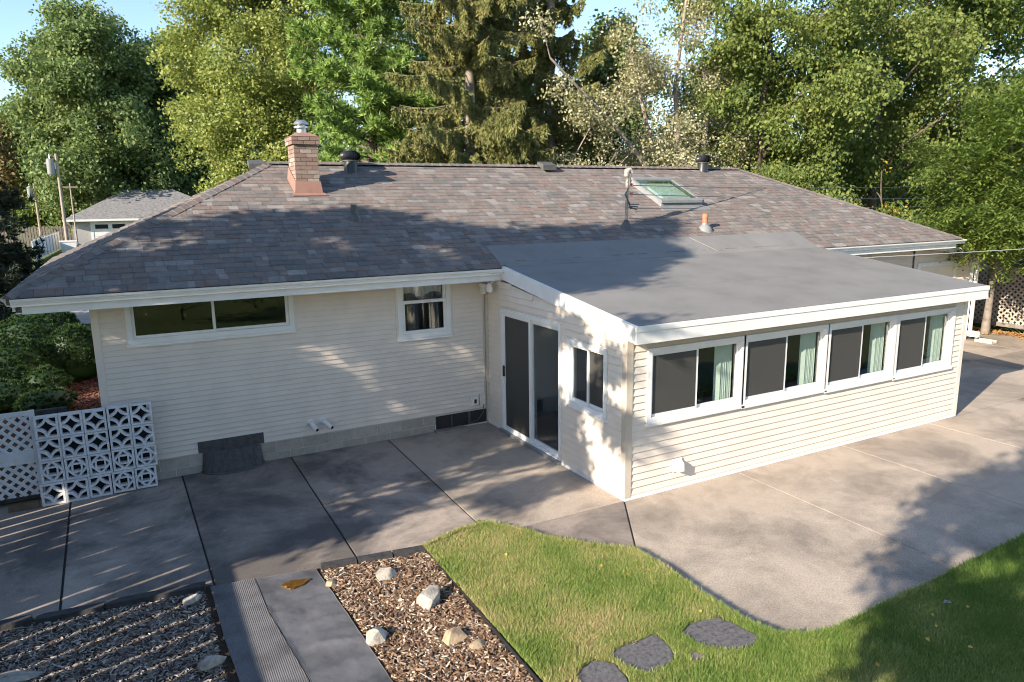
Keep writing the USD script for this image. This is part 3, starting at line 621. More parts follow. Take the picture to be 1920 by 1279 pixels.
# membrane laps, a few mm proud
def lap(pts, w, h=.005):
    pts = np.array(pts, float); out = []
    for (x0, y0), (x1, y1) in zip(pts[:-1], pts[1:]):
        d = np.array([x1 - x0, y1 - y0]); d /= np.linalg.norm(d); s = np.array([-d[1], d[0]]) * w / 2
        v = []
        for (x, y) in ((x0, y0), (x1, y1)):
            for sg in (-1, 1):
                X_, Y_ = x + s[0] * sg, y + s[1] * sg
                zt = (add_z(Y_) if Y_ <= -OE else roof_z(Y_) + .012) + .012
                v += [[X_, Y_, zt + h], [X_, Y_, zt - .004]]
        out.append((np.array(v), np.array([[0, 2, 6], [0, 6, 4], [0, 4, 5], [0, 5, 1], [2, 3, 7], [2, 7, 6]])))
    return join(*out)
P(flat, 'membrane_lap', lap([(AX0 + .05, -.66), (AX1 - .05, -.66)], .09), M['membrane'])
P(flat, 'membrane_lap', lap([(AX0 + .03, -2.55), (AX1 - .03, -2.45)], .11, .003), M['membrane'])
P(flat, 'membrane_lap', lap([(4.5, -.07), (4.75, -.62)], .14, .006), M['membrane'])
P(flat, 'membrane_lap', lap([(AX0 + .03, AY0 + .10), (AX1 - .03, AY0 + .10)], .12, .004), M['membrane'])
# fascia boards of the extension (board, then the drip edge on top of it)
P(flat, 'fascia', box(AX0 - .012, AX1, AY0 - .012, AY0 + .018, 2.115, 2.268), M['white'])
P(flat, 'drip_edge', box(AX0 - .022, AX1 + .01, AY0 - .022, AY0 + .03, 2.27, 2.335), M['white'])
def rake(x0, x1, t0, t1, y0=AY0 + .02, y1=-OE + .06):
    v = []
    for y in (y0, y1):
        z = add_z(y); v += [[x0, y, z + t0], [x1, y, z + t0], [x1, y, z + t1], [x0, y, z + t1]]
    return np.array(v), np.array([[0, 1, 2, 3], [4, 7, 6, 5], [0, 4, 5, 1], [1, 5, 6, 2], [2, 6, 7, 3], [3, 7, 4, 0]])
P(flat, 'rake_board', rake(AX0 - .012, AX0 + .018, -.20, -.05), M['white'])
P(flat, 'drip_edge', rake(AX0 - .022, AX0 + .03, -.048, .017), M['white'])
P(flat, 'rake_board', rake(AX1 - .02, AX1 + .008, -.20, -.05), M['white'])
P(flat, 'drip_edge', rake(AX1 - .03, AX1 + .016, -.048, .014), M['membrane'])

# lean-to end at the right
lv = np.array([[11.9, -.18, 2.70], [14.75, -.18, 2.40], [14.75, 5.5, 2.40], [11.9, 5.5, 2.70]])
P(house, 'side_roof', (np.vstack([lv, lv - [0, 0, .05]]), np.array([[0, 1, 2, 3], [4, 7, 6, 5], [0, 4, 5, 1], [1, 5, 6, 2], [2, 6, 7, 3], [3, 7, 4, 0]])), M['gshingle'])
lv2 = np.array([[12.2, -.19, 2.665], [14.76, -.19, 2.40], [14.76, -.16, 2.40], [12.2, -.16, 2.665]])
P(house, 'rake_board', (np.vstack([lv2, lv2 - [0, 0, .13]]), np.array([[0, 1, 2, 3], [4, 7, 6, 5], [0, 4, 5, 1], [1, 5, 6, 2], [2, 6, 7, 3], [3, 7, 4, 0]])), M['white'])
pd = P(house, 'side_door', BACK(join(frame(12.06, 13.72, 0.02, 2.19, .11, 0.0, .035))), M['white'])
P(pd, 'door_panel', BACK(box(12.175, 13.605, .03, 2.075, 0.002, .02)), M['siding'])
P(house, 'conduit', tube([(11.86, -.03, 1.2), (11.86, -.03, 2.58)], .02, 8), M['darkgrey'])

# chimney ----------------------------------------------------------------
CX0, CX1, CY0, CY1 = -2.665, -2.255, 1.95, 2.45
ch = P(house, 'chimney', box(CX0 + .012, CX1 - .012, CY0 + .012, CY1 - .012, 3.9, 4.86), M['mortar'])
def brick_ring(x0, x1, y0, y1, z0, courses, h, dep=.02, bl=.205):
    for k in range(courses):
        z = z0 + k * h; odd = k % 2
        for (ax, lo, hi, fixed, sgn) in (('x', x0, x1, y0, -1), ('y', y0, y1, x0, -1), ('y', y0, y1, x1, 1), ('x', x0, x1, y1, 1)):
            flip = odd if ax == 'x' else 1 - odd
            t = lo - (bl / 2 if flip else 0)
            while t < hi - .02:
                a, b = max(t, lo), min(t + bl - .009, hi)
                if b - a > .02:
                    if ax == 'x':
                        q = (a, b, fixed, fixed + dep, z, z + h - .009) if sgn < 0 else (a, b, fixed - dep, fixed, z, z + h - .009)
                    else:
                        q = (fixed, fixed + dep, max(a, y0 + dep + .001), min(b, y1 - dep - .001), z, z + h - .009) if sgn < 0 else (fixed - dep, fixed, max(a, y0 + dep + .001), min(b, y1 - dep - .001), z, z + h - .009)
                    if q[3] - q[2] > .015: P(ch, 'brick', box(*q), M['brick'])
                t += bl
brick_ring(CX0, CX1, CY0, CY1, 4.22, 9, .0705)
brick_ring(CX0 - .035, CX1 + .035, CY0 - .035, CY1 + .035, 4.858, 2, .066, .05)
v = np.array([[CX0 - .03, CY0 - .03, 4.99], [CX1 + .03, CY0 - .03, 4.99], [CX1 + .03, CY1 + .03, 4.99], [CX0 - .03, CY1 + .03, 4.99],
              [CX0 + .1, CY0 + .12, 5.065], [CX1 - .1, CY0 + .12, 5.065], [CX1 - .1, CY1 - .12, 5.065], [CX0 + .1, CY1 - .12, 5.065]])
P(ch, 'crown', (v, np.array([[0, 1, 5, 4], [1, 2, 6, 5], [2, 3, 7, 6], [3, 0, 4, 7], [4, 5, 6, 7], [0, 3, 2, 1]])), M['copper'])
cc = ((CX0 + CX1) / 2, (CY0 + CY1) / 2, 0)
P(ch, 'flue_pipe', lathe([(.085, 5.05), (.085, 5.14), (.125, 5.145), (.125, 5.175), (.07, 5.18), (.07, 5.25)], 20, cc), M['steel'], 30)
P(ch, 'flue_cap', lathe([(.06, 5.20), (.125, 5.205), (.128, 5.22), (.11, 5.25), (.07, 5.28), (0.001, 5.285)], 20, cc), M['steel'], 40)
fv = []
for (x0, x1, y0, y1, dz) in ((CX0 - .012, CX1 + .012, CY0 - .012, CY1 + .012, None),):
    zb0, zb1 = roof_z(y0 - .04) + .012, roof_z(y1) + .012
    fv = np.array([[x0 - .03, y0 - .04, zb0], [x1 + .02, y0 - .04, zb0], [x1 + .02, y1, zb1], [x0 - .03, y1, zb1], [x0, y0, 4.235], [x1, y0, 4.235], [x1, y1, 4.5], [x0, y1, 4.5]])
P(ch, 'flashing', join((fv, np.array([[0, 1, 5, 4], [1, 2, 6, 5], [2, 3, 7, 6], [3, 0, 4, 7]])),
    (np.array([[CX0 - .12, CY0 - .14, roof_z(CY0 - .14) + .018], [CX1 + .1, CY0 - .14, roof_z(CY0 - .14) + .018], [CX1 + .05, CY0 - .03, roof_z(CY0 - .03) + .02], [CX0 - .06, CY0 - .03, roof_z(CY0 - .03) + .02]]), np.array([[0, 1, 2, 3]]))), M['copper'])

# roof turbines ------------------------------------------------------------
def turbine(x, y, label):
    z = roof_z(y) - .05
    t = P(house, 'turbine_vent', lathe([(.17, z - .1), (.135, z + .02), (.125, z + .23), (.135, z + .235)], 24, (x, y, 0)), M['blackmetal'], 30, label=label)
    z0 = z + .235; n = 22; vs, fs = [], []
    for k in range(n):
        a = 2 * math.pi * k / n
        pts_o = [(.135, 0), (.185, .04), (.195, .09), (.175, .14), (.11, .175)]
        r = []
        for i, (rr, h) in enumerate(pts_o):
            for da, dr in ((0.0, 0.0), (.30, -.028)):
                r.append([x + (rr + dr) * math.cos(a + da), y + (rr + dr) * math.sin(a + da), z0 + h])
        P(t, 'blade', (np.array(r), np.array([[2 * i, 2 * i + 1, 2 * i + 3, 2 * i + 2] for i in range(4)])), M['blackmetal'], True)
    P(t, 'cap', lathe([(.118, z0 + .168), (.112, z0 + .182), (.0, z0 + .195)], 24, (x, y, 0)), M['blackmetal'], 30)
    P(t, 'core', lathe([(.12, z0), (.15, z0 + .08), (.10, z0 + .165)], 16, (x, y, 0)), M['dark'])
    P(t, 'collar', lathe([(.138, z0 - .012), (.145, z0 - .012), (.145, z0 + .004), (.138, z0 + .004)], 24, (x, y, 0)), M['darkgrey'])
turbine(-1.43, 2.86, 'black turbine vent near the chimney')
turbine(7.66, 3.05, 'black turbine vent at the far end of the ridge')
def box_vent(x, y, w, rot=0):
    z = roof_z(y)
    v = np.array([[-w, -w * .8, 0], [w, -w * .8, 0], [w, w * .8, .06 + RISE * w * .8], [-w, w * .8, .06 + RISE * w * .8], [-w, -w * .8, .11], [w, -w * .8, .11], [w * .9, w * .8, .16 + RISE * .4 * w], [-w * .9, w * .8, .16 + RISE * .4 * w]])
    return xf((v, np.array([[0, 1, 5, 4], [1, 2, 6, 5], [2, 3, 7, 6], [3, 0, 4, 7], [4, 5, 6, 7], [0, 3, 2, 1]])), rz(rot), (x, y, z))
P(house, 'box_vent', box_vent(3.0, 2.95, .17), M['darkgrey'])
P(house, 'box_vent', xf(box_vent(0, 0, .15), t=(-3.10, 3.15, 4.47 - roof_z(0))), M['darkgrey'])
# skylight
def rp(x, y, h): return [x, y, roof_z(y) + h]
sx0, sx1, sy0, sy1 = 4.80, 5.98, 1.21, 2.28
sk = P(house, 'skylight', (np.array([rp(sx0, sy0, 0), rp(sx1, sy0, 0), rp(sx1, sy1, 0), rp(sx0, sy1, 0), rp(sx0 + .03, sy0 + .03, .1), rp(sx1 - .03, sy0 + .03, .1), rp(sx1 - .03, sy1 - .03, .1), rp(sx0 + .03, sy1 - .03, .1)]),
       np.array([[0, 1, 5, 4], [1, 2, 6, 5], [2, 3, 7, 6], [3, 0, 4, 7]])), M['greymetal'])
def bar(x0, x1, y0, y1, h0, h1):
    v = np.array([rp(x0, y0, h0), rp(x1, y0, h0), rp(x1, y1, h0), rp(x0, y1, h0), rp(x0, y0, h1), rp(x1, y0, h1), rp(x1, y1, h1), rp(x0, y1, h1)])
    return v, np.array([[0, 1, 5, 4], [1, 2, 6, 5], [2, 3, 7, 6], [3, 0, 4, 7], [4, 5, 6, 7], [0, 3, 2, 1]])
for q in ((sx0 - .01, sx1 + .01, sy0 - .03, sy0 + .07, .09, .145), (sx0 + .02, sx1 - .02, sy1 - .07, sy1 + .01, .1, .15)): P(sk, 'frame', bar(*q), M['greymetal'])
for q in ((sx0 + .0, sx0 + .06, sy0 + .071, sy1 - .071, .1, .13), (sx1 - .06, sx1, sy0 + .071, sy1 - .071, .1, .13)): P(sk, 'frame', bar(*q), M['greymetal'])
P(sk, 'pane', bar(sx0 + .06, sx1 - .06, sy0 + .07, sy1 - .07, .112, .118), M['skyglass'])
P(sk, 'shaft', join(bar(sx0 + .06, sx1 - .06, sy0 + .05, sy1 - .05, .02, .03)), M['curtain'])
P(sk, 'shade', join(bar(sx0 + .25, sx0 + .33, sy0 + .08, sy1 - .3, .03, .085)), M['white'])
P(sk, 'apron', bar(sx0 - .08, sx1 + .08, sy0 - .18, sy0 - .031, .0, .012), M['greymetal'])
# service mast
mx_, my_, mz_ = 3.25, .39, 3.3
ms = P(house, 'service_mast', tube([(mx_, my_, 3.2), (mx_ + .005, my_, 3.8), (mx_ + .01, my_, 4.36)], .032, 12), M['mast'])
P(ms, 'mast_boot', lathe([(.16, 3.2), (.12, 3.33), (.06, 3.42), (.035, 3.47)], 16, (mx_, my_, 0)), M['darkgrey'], 30)
P(ms, 'weatherhead', join(tube([(mx_ - .02, my_, 4.28), (mx_ + .0, my_, 4.40), (mx_ + .06, my_, 4.42), (mx_ + .12, my_ - .02, 4.35)], [.05, .055, .05, .03], 10)), M['mast'], 40)
P(ms, 'cable_loop', join(*[tube([(mx_ + .05 + .01 * k, my_ - .03, 4.33), (mx_ + .02, my_ - .05, 4.1), (mx_ - .06 - .01 * k, my_ - .05, 3.95), (mx_ + .05, my_ - .05, 3.70 + .03 * k), (mx_ + .24 + .03 * k, my_ - .01, 3.66 + .05 * k)], .012, 5) for k in range(3)]), M['wire'])
for zz_ in (4.13, 3.96, 3.70):
    ins = P(ms, 'insulator', lathe([(.001, 0), (.028, .005), (.032, .02), (.018, .03), (.032, .045), (.028, .06), (.001, .065)], 12, (mx_ + .11, my_ - .01, zz_ - .03)), M['rustpipe'], 30)
    P(ins, 'bracket', box(mx_ + .02, mx_ + .1, my_ - .02, my_ + .0, zz_ - .012, zz_ + .012), M['mast'])
# plumbing vents
pv = P(house, 'plumbing_vent', tube([(5.16, .25, 3.15), (5.16, .25, 3.55)], .055, 14), M['rustpipe'], 30, label='rusty plumbing vent pipe')
P(pv, 'boot', lathe([(.17, 3.16), (.13, 3.27), (.065, 3.33), (.06, 3.36)], 16, (5.16, .25, 0)), M['greymetal'], 30)
P(pv, 'coupling', lathe([(.056, 3.46), (.064, 3.46), (.064, 3.52), (.056, 3.52)], 14, (5.16, .25, 0)), M['rustpipe'], 30)
pv = P(house, 'plumbing_vent', tube([(-1.95, 1.01, 3.5), (-1.95, 1.01, 3.83)], .05, 14), M['darkgrey'], 30, label='dark plumbing vent pipe in the roof shade')
P(pv, 'boot', lathe([(.13, 3.5), (.10, 3.62), (.055, 3.67)], 16, (-1.95, 1.01, 0)), M['darkgrey'], 30)
# wall lantern and floodlight in the inner corner
wl = P(house, 'wall_lantern', join(lathe([(.0, 2.315), (.05, 2.32), (.06, 2.45), (.075, 2.455), (.06, 2.49), (.02, 2.51), (0.0, 2.515)], 8, (-.13, -.12, 0)), tube([(-.13, -.12, 2.5), (-.13, -.06, 2.54), (-.13, -.0, 2.50)], .012, 6)), M['vinyl'])
P(wl, 'lantern_pane', lathe([(.052, 2.335), (.062, 2.435)], 8, (-.13, -.12, 0)), M['curtain'])
fl = P(house, 'flood_light', xf(lathe([(0, 0), (.05, .005), (.06, .03), (.045, .12), (.02, .16), (0, .165)], 14), rx(.5) @ ry(-.3), (-.16, -.42, 2.40)), M['vinyl'], 35)
P(fl, 'bracket', join(tube([(-.155, -.47, 2.53), (-.08, -.46, 2.58), (-.005, -.45, 2.56)], .016, 7), lathe([(0, 0), (.05, 0)], 10, (0, 0, 0)) if False else box(-.03, -.002, -.5, -.4, 2.50, 2.60)), M['vinyl'])
# conduit, outlet, hose bibs, vent hoods
P(house, 'conduit', tube([(-.085, -.03, .32), (-.085, -.03, 2.55)], .011, 6), M['tan_trim'])
P(house, 'cable', tube([(-.11, -.022, 2.5), (-.11, -.022, .4), (-.13, -.03, .22), (-.25, -.06, .1), (-.5, -.09, .05)], .007, 5), M['wire'])
ob = P(house, 'outlet_box', BACK(box(-.37, -.22, .36, .54, .01, .05)), M['siding'])
P(ob, 'cover', BACK(box(-.345, -.245, .385, .515, .05, .075)), M['white'])
P(ob, 'socket', BACK(box(-.32, -.275, .41, .48, .0752, .08)), M['blackmetal'])
P(house, 'cable_box', BACK(box(-.205, -.10, .36, .55, .012, .05)), M['siding'])
for x, dx in ((-3.13, .06), (-2.93, .09)):
    pp = P(house, 'drain_pipe', tube([(x, .0, .50), (x, -.07, .505), (x + dx * .3, -.10, .49), (x + dx, -.20, .43)], [.034, .034, .036, .036], 12), M['vinyl'], 40, label=None)
    P(pp, 'flange', xf(lathe([(.0, 0), (.06, 0), (.06, .012), (.036, .02)], 14), rx(math.pi / 2), (x, -.012, .50)), M['vinyl'], 30)
    P(pp, 'pipe_mouth', xf(lathe([(0.0, 0), (.028, 0)], 12), rx(1.9) @ rz(0), (x + dx * 1.01, -.2035, .427)), M['dark'])
dv_ = P(house, 'dryer_vent', FRONT(join(box(.77, .93, .25, .43, .012, .03), (np.array([[.785, .27, .03], [.915, .27, .03], [.915, .415, .03], [.785, .415, .03], [.795, .265, .11], [.905, .265, .11], [.905, .37, .10], [.795, .37, .10]]), np.array([[0, 1, 5, 4], [1, 2, 6, 5], [2, 3, 7, 6], [3, 0, 4, 7], [4, 5, 6, 7]])))), M['vinyl'])
# rain pipe at the far corner
dp = P(house, 'downspout', join(box(14.50, 14.58, -.13, -.07, .25, 2.3), box(14.48, 14.58, -.34, -.07, .10, .25)), M['white'])

# splash block, window well covers ------------------------------------------
sb = thing('splash_block', 'white concrete splash block below the far downspout', 'splash block', (14.5, -.55, 0))
P(sb, 'trough', join(box(-.12, .12, -.22, .22, .0, .03), box(-.12, -.085, -.22, .22, .03, .08), box(.085, .12, -.22, .22, .03, .08)), M['block'])
wc = thing('window_well_cover', 'dark grey mesh cover bulging over the basement window well', 'cover', (-4.29, 0, 0))
a = np.linspace(0, math.pi, 17)
ring = lambda r, d, z: np.stack([r * np.cos(a) * -1, -.018 - d * np.sin(a), np.full(17, z)], 1)
v = np.vstack([ring(.43, .25, .012), ring(.43, .24, .05), ring(.405, .10, .28), ring(.39, .012, .31)])
f = np.vstack([np.stack([r * 17 + np.arange(16), r * 17 + np.arange(16) + 1, (r + 1) * 17 + np.arange(16) + 1, (r + 1) * 17 + np.arange(16)], 1) for r in range(3)])
P(wc, 'mesh_dome', (v, f), M['meshcover'], 50)
P(wc, 'rim', tube(ring(.44, .26, .016), .014, 6), M['darkgrey'])
P(wc, 'flange', box(-.46, .46, -.026, -.016, .30, .47), M['meshcover'])
for k in range(5): P(wc, 'rib', tube(np.array([[-.3 + .15 * k, -.018 - .24 * math.sin(math.acos(max(-1, min(1, (.3 - .15 * k) / .43)))) - .006, .05], [(-.3 + .15 * k) * .95, -.018 - .10 * math.sin(math.acos((.3 - .15 * k) / .43)) - .006, .30]]), .007, 5), M['darkgrey'])

# ------------------------------------------------------------------ breeze block screen
def ring_poly(c, r, w): return Point(c).buffer(r + w / 2, 24).difference(Point(c).buffer(r - w / 2, 24))
def breeze(kind, s, h):
    outer = sbox(0, 0, s, h); fr = outer.difference(sbox(.026, .026, s - .026, h - .026))
    if kind == 'arc':
        arcs = shapely.union_all([ring_poly((x, y), .5 * min(s, h), .03) for x in (0, s) for y in (0, h)])
        p = fr.union(arcs.intersection(outer))
    else:
        mid = [(s / 2, .012), (s - .012, h / 2), (s / 2, h - .012), (.012, h / 2)]
        dia = Polygon(mid).buffer(.012).difference(Polygon(mid).buffer(-.016))
        q = .066; sq = sbox(s / 2 - q, h / 2 - q, s / 2 + q, h / 2 + q); sq = sq.difference(sq.buffer(-.022, join_style=2))
        p = fr.union(dia.intersection(outer)).union(sq)
    return extrude(p.simplify(.0015), 0, .095)
bs = thing('breeze_block_screen', 'white pierced breeze block screen standing against the house wall', 'block screen', (-6.655, -.21, 0))
rng = np.random.default_rng(21)
BS, BH = .272, .302
for row in range(4):
    for col in range(5):
        kind = 'square' if row == 1 or (row == 0 and col >= 3) else 'arc'
        v, f = breeze(kind, BS - .006, BH - .006)
        ox = col * BS - (.03 if row == 0 else 0) + rng.uniform(-.002, .002) + (.008 if col > 2 else 0); oz = row * BH + (.012 if col > 2 else 0) + .004
        oy = rng.uniform(-.008, .008) - (.02 if row == 0 else 0)
        w3 = np.stack([v[:, 0] + ox, oy - v[:, 2] + .05, v[:, 1] + oz], 1)
        P(bs, 'block', (w3, f), M['breeze'], label='block pierced with a square in a diamond' if kind == 'square' else 'block pierced with four arcs')
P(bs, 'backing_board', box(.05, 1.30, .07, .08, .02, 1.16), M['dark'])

# ------------------------------------------------------------------ lattice fences
def lattice(parent, f, w, h, step, wid, mat, z0=0.0):
    R_ = sbox(0, z0, w, h)
    for sgn, c0 in ((1, 0.0), (-1, .009)):
        x = -h if sgn > 0 else 0
        while x < w + h:
            ln = LineString([(x, z0), (x + sgn * (h - z0), h)]).buffer(wid / 2, cap_style=2).intersection(R_) if True else None
            if ln.area > 2e-4:
                P(parent, 'slat', f(extrude(ln, c0, c0 + .008)), mat)
            x += step
lw = thing('lattice_fence', 'white lattice fence panel left of the breeze block screen', 'lattice fence', (-8.0, -.12, 0))
def LWf(m): v, f = as_vf(m); return np.stack([v[:, 0], -v[:, 2], v[:, 1]], 1), f
for b0, b1 in ((.14, .60), (.74, 1.22)): 
    def shifted(m, b0=b0): v, f = as_vf(m); return LWf((v + [0, b0, 0], f))
    lattice(lw, shifted, 1.30, b1 - b0, .128, .04, M['lattW'])
P(lw, 'frame', LWf(box(1.295, 1.355, .10, 1.28, -.02, .035)), M['lattW'])
P(lw, 'rail', LWf(box(-.2, 1.295, 1.22, 1.275, -.015, .03)), M['lattW'])
P(lw, 'rail', LWf(box(-.2, 1.295, .585, .755, -.005, .04)), M['lattW'])
P(lw, 'rail', LWf(box(-.2, 1.295, .09, .14, -.015, .03)), M['timber'])
P(lw, 'post', LWf(box(.35, .44, .0, 1.24, -.10, -.02)), M['lattW'])
top('fence_rail', box(-8.3, -6.3, .02, .09, 1.16, 1.225), M['timber'], 'dark timber rail running behind the white lattice and blocks', 'rail')
top('timber', box(-7.06, -6.72, -.26, -.17, 0.0, .07), M['fencewood'], 'short brown timber offcut lying at the foot of the lattice', 'timber')

lt = thing('lattice_fence', 'tan weathered lattice fence behind the slender tree on the right', 'lattice fence', (16.55, 3.0, 0))
def LTf(m): v, f = as_vf(m); return np.stack([-v[:, 2], -v[:, 0], v[:, 1]], 1), f
for k in range(2):
    def shifted(m, k=k): v, f = as_vf(m); return LTf((v + [2.4 * k, .25, 0], f))
    lattice(lt, shifted, 2.34, 1.5, .155, .05, M['lattT'])
for k in range(4): P(lt, 'post', LTf(box(2.4 * k - .05, 2.4 * k + .05, 0, 1.9, -.12, -.02)), M['lattT'])
P(lt, 'rail', LTf(box(0, 7.2, 1.75, 1.84, -.02, .03)), M['lattT'])
P(lt, 'rail', LTf(box(0, 7.2, .14, .25, -.02, .03)), M['greywood'])
k = 2
def shifted(m): v, f = as_vf(m); return LTf((v + [4.8, .25, 0], f))
lattice(lt, shifted, 2.34, 1.5, .155, .05, M['lattT'])

# ------------------------------------------------------------------ beds, runners, lawn
BEDL = Polygon([(-8.6, -3.22), (-6.6, -3.33), (-5.03, -3.50), (-4.96, -8.6), (-8.6, -8.6)])
RUN = Polygon([(-5.06, -3.50), (-3.9, -3.68), (-3.74, -8.6), (-5.0, -8.6)])
BEDR = Polygon([(-3.93, -3.76), (-2.76, -3.93), (-2.80, -5.0), (-2.82, -8.6), (-3.78, -8.6), (-3.82, -6.2)])
LAWN = Polygon([(-2.78, -3.90)] + [(x, y + .0) for x, y in lawn_curve[1:]] + [(16.5, -12), (-2.80, -12)])
tag(P(None, 'mulch_bed', extrude(BEDL, -.05, .004), M['bedsoil']), kind='structure')
tag(P(None, 'mulch_bed', extrude(BEDR, -.05, .004), M['bedsoil']), kind='structure')
tag(P(None, 'runner_bed', extrude(RUN, -.05, -.004), M['bedsoil']), kind='structure')
tag(P(None, 'lawn', extrude(LAWN.buffer(-.01), -.05, .045), M['soil']), kind='structure')
def chips(poly, n, seed, lw=(.035, .012), zmax=.035, tilt=.4, z0=.004):
    rng = np.random.default_rng(seed); xy = in_poly(rng, poly, n)
    big_ = np.where(rng.uniform(size=n) < .12, 1.8, 1); ln = rng.uniform(.35, 1.6, n) * lw[0] * big_; wd = lw[1] * rng.uniform(.4, 1.7, n) * (.6 + .4 * big_)
    pos = np.column_stack([xy, z0 + rng.uniform(0, zmax, n) * (0.5 + noise(np.column_stack([xy * 3, np.zeros(n)]), 3))])
    taper = BV - .5; taper[[1, 3, 5, 7], 1] *= .55
    return scatter(taper, BF, pos, rand_rot(rng, n, tilt), np.column_stack([ln, wd, rng.uniform(.002, .010, n)]))
def near(poly, y): return poly.intersection(sbox(-20, y, 30, 3))
top('mulch', chips(near(BEDR, -7.2).buffer(-.02), 12000, 31, (.036, .012), .026, .3), M['chipwarm'], 'brown wood chip mulch between the fabric runner and the lawn', 'mulch', kind='stuff', isl=8)
top('mulch', chips(near(BEDL, -6.4).intersection(sbox(-7.4, -9, 0, 0)).buffer(-.02), 17000, 32, (.034, .010), .020, .2), M['chipgrey'], 'weathered grey brown mulch in the shaded corner bed', 'mulch', kind='stuff', isl=8)
BEDRED = Polygon([(-9.5, 0.25), (-5.95, 0.25), (-5.95, 9.5), (-9.5, 9.5)])
tag(P(None, 'mulch_bed', extrude(BEDRED, -.06, -.02), M['bedsoil']), kind='structure')
top('mulch', chips(sbox(-7.6, 3.5, -5.95, 8.5), 5000, 33, (.06, .025), .03, .28, -.02), M['chipred'], 'red mulch under the round evergreen shrubs', 'mulch', kind='stuff', isl=8)

# corrugated runner and smooth fabric runner
def sheet(edge0, edge1, nu, nv, hfun, thick=.012):
    """edge0, edge1: polylines of the two long sides; a sheet with thickness between them"""
    e0 = np.array(edge0, float); e1 = np.array(edge1, float)
    def res(e, n):
        t = np.r_[0, np.cumsum(np.linalg.norm(np.diff(e, axis=0), axis=1))]; s = np.linspace(0, t[-1], n)
        return np.column_stack([np.interp(s, t, e[:, k]) for k in range(2)])
    a, b = res(e0, nv), res(e1, nv); u = np.linspace(0, 1, nu)
    g = a[:, None] * (1 - u)[None, :, None] + b[:, None] * u[None, :, None]
    z = hfun(g[..., 0], g[..., 1], u[None, :] + 0 * g[..., 0])
    topv = np.concatenate([g, z[..., None]], -1).reshape(-1, 3); low = topv - [0, 0, thick]
    i = np.arange(nu * nv).reshape(nv, nu); q = np.stack([i[:-1, :-1], i[:-1, 1:], i[1:, 1:], i[1:, :-1]], -1).reshape(-1, 4)[:, ::-1]
    n = nu * nv; bd = np.concatenate([i[0, :], i[1:, -1], i[-1, -2::-1], i[-2:0:-1, 0]]); bn = np.roll(bd, -1)
    sides = np.stack([bd, bn, bn + n, bd + n], 1)
    return join((np.vstack([topv, low]), np.vstack([q, q[:, ::-1] + n, sides[:, ::-1]])))
def rib_h(x, y, u): return .022 + .0011 * np.sin(x * 2 * np.pi / .017) + .016 * (fbm(np.stack([x * 1.6, y * 1.6, 0 * x], -1), 3, 4) - .4)
top('ribbed_runner', sheet([(-4.985, -3.54), (-4.97, -4.6), (-4.93, -5.4), (-4.92, -7.5)], [(-4.56, -3.60), (-4.55, -4.3), (-4.44, -5.5), (-4.40, -7.5)], 260, 120, rib_h), M['rubber'], 'grey ribbed rubber runner half in shade beside the left mulch bed', 'runner', True)
rngw = np.random.default_rng(5)
def wr_h(x, y, u):
    h = .018 + .034 * (fbm(np.stack([x * 2.6, y * 3.4, 0 * x], -1), 4, 9) - .45)
    for (cy, amp, wd, ph) in ((-4.35, .016, .05, .4), (-4.75, .018, .06, 1.1), (-5.12, .014, .05, 2.2), (-5.5, .018, .07, .7), (-6.0, .014, .06, .2)):
        h += amp * np.exp(-((y - cy - .05 * np.sin(x * 6 + ph)) / wd) ** 2) * np.clip(1.3 - 2.0 * np.abs(u - .55), 0, 1)
    return h + .010 * np.exp(-(u / .05) ** 2) * (0.4 + 0.6 * np.sin(y * 4) ** 2) * (y < -4.2)
top('fabric_runner', sheet([(-4.555, -3.60), (-4.54, -4.3), (-4.43, -5.5), (-4.39, -7.5)], [(-3.95, -3.70), (-3.90, -4.6), (-3.84, -5.85), (-3.78, -7.5)], 70, 220, wr_h), M['fabric'], 'smooth grey weed barrier runner with creases beside the wood chips', 'runner', True)
rng = np.random.default_rng(14); th = np.linspace(0, 2 * np.pi, 28, endpoint=False)
rr = 1 + .16 * np.sin(3 * th + 1) + .10 * np.sin(5 * th) + rng.normal(0, .04, 28)
top('puddle', extrude(Polygon(np.column_stack([-4.21 + .125 * rr * np.cos(th), -3.93 + .075 * rr * np.sin(th)])), .012, .0335), M['puddle'], 'small amber puddle on the fabric runner near the patio edge', 'puddle')

# edging
def plank(p0, p1, w, z0, z1, cut=0):
    p0, p1 = np.array(p0), np.array(p1); d = p1 - p0; l = np.linalg.norm(d); a = math.atan2(d[1], d[0])
    v, f = box(0.004, l - 0.004, 0, w, z0, z1); v = v.copy(); v[4:, 1] = w / 2 + (v[4:, 1] - w / 2) * .9
    return xf((v, f), rz(a), (p0[0], p0[1], 0))
eg = 'dark timbers edging the beds'
top('edging_timber', plank((-7.4, -3.37), (-6.53, -3.43), .11, -.02, .075), M['timber'], 'dark edging timber at the far left of the shaded bed', 'edging', group=eg)
top('edging_timber', plank((-6.5, -3.44), (-5.93, -3.50), .11, -.02, .06), M['timber'], 'dark edging timber along the middle of the shaded bed', 'edging', group=eg)
top('edging_timber', plank((-5.92, -3.50), (-5.03, -3.60), .115, -.02, .07), M['timber'], 'dark edging timber ending at the ribbed runner', 'edging', group=eg)
eb = 'dark edging bricks at the top of the wood chip bed'
for i, nm in enumerate(('nearest the fabric runner', 'in the middle of the row', 'nearest the lawn')):
    p0 = np.array((-3.91, -3.78)) + np.array((.385, -.058)) * i
    top('edging_brick', plank(p0, p0 + np.array((.378, -.058)), .11, -.02, .055), M['timber'], 'dark edging brick above the wood chips, ' + nm, 'edging', group=eb)
pts_e = np.array([(-2.775, -3.93), (-2.80, -5.0), (-2.82, -6.2), (-2.83, -8.4)])
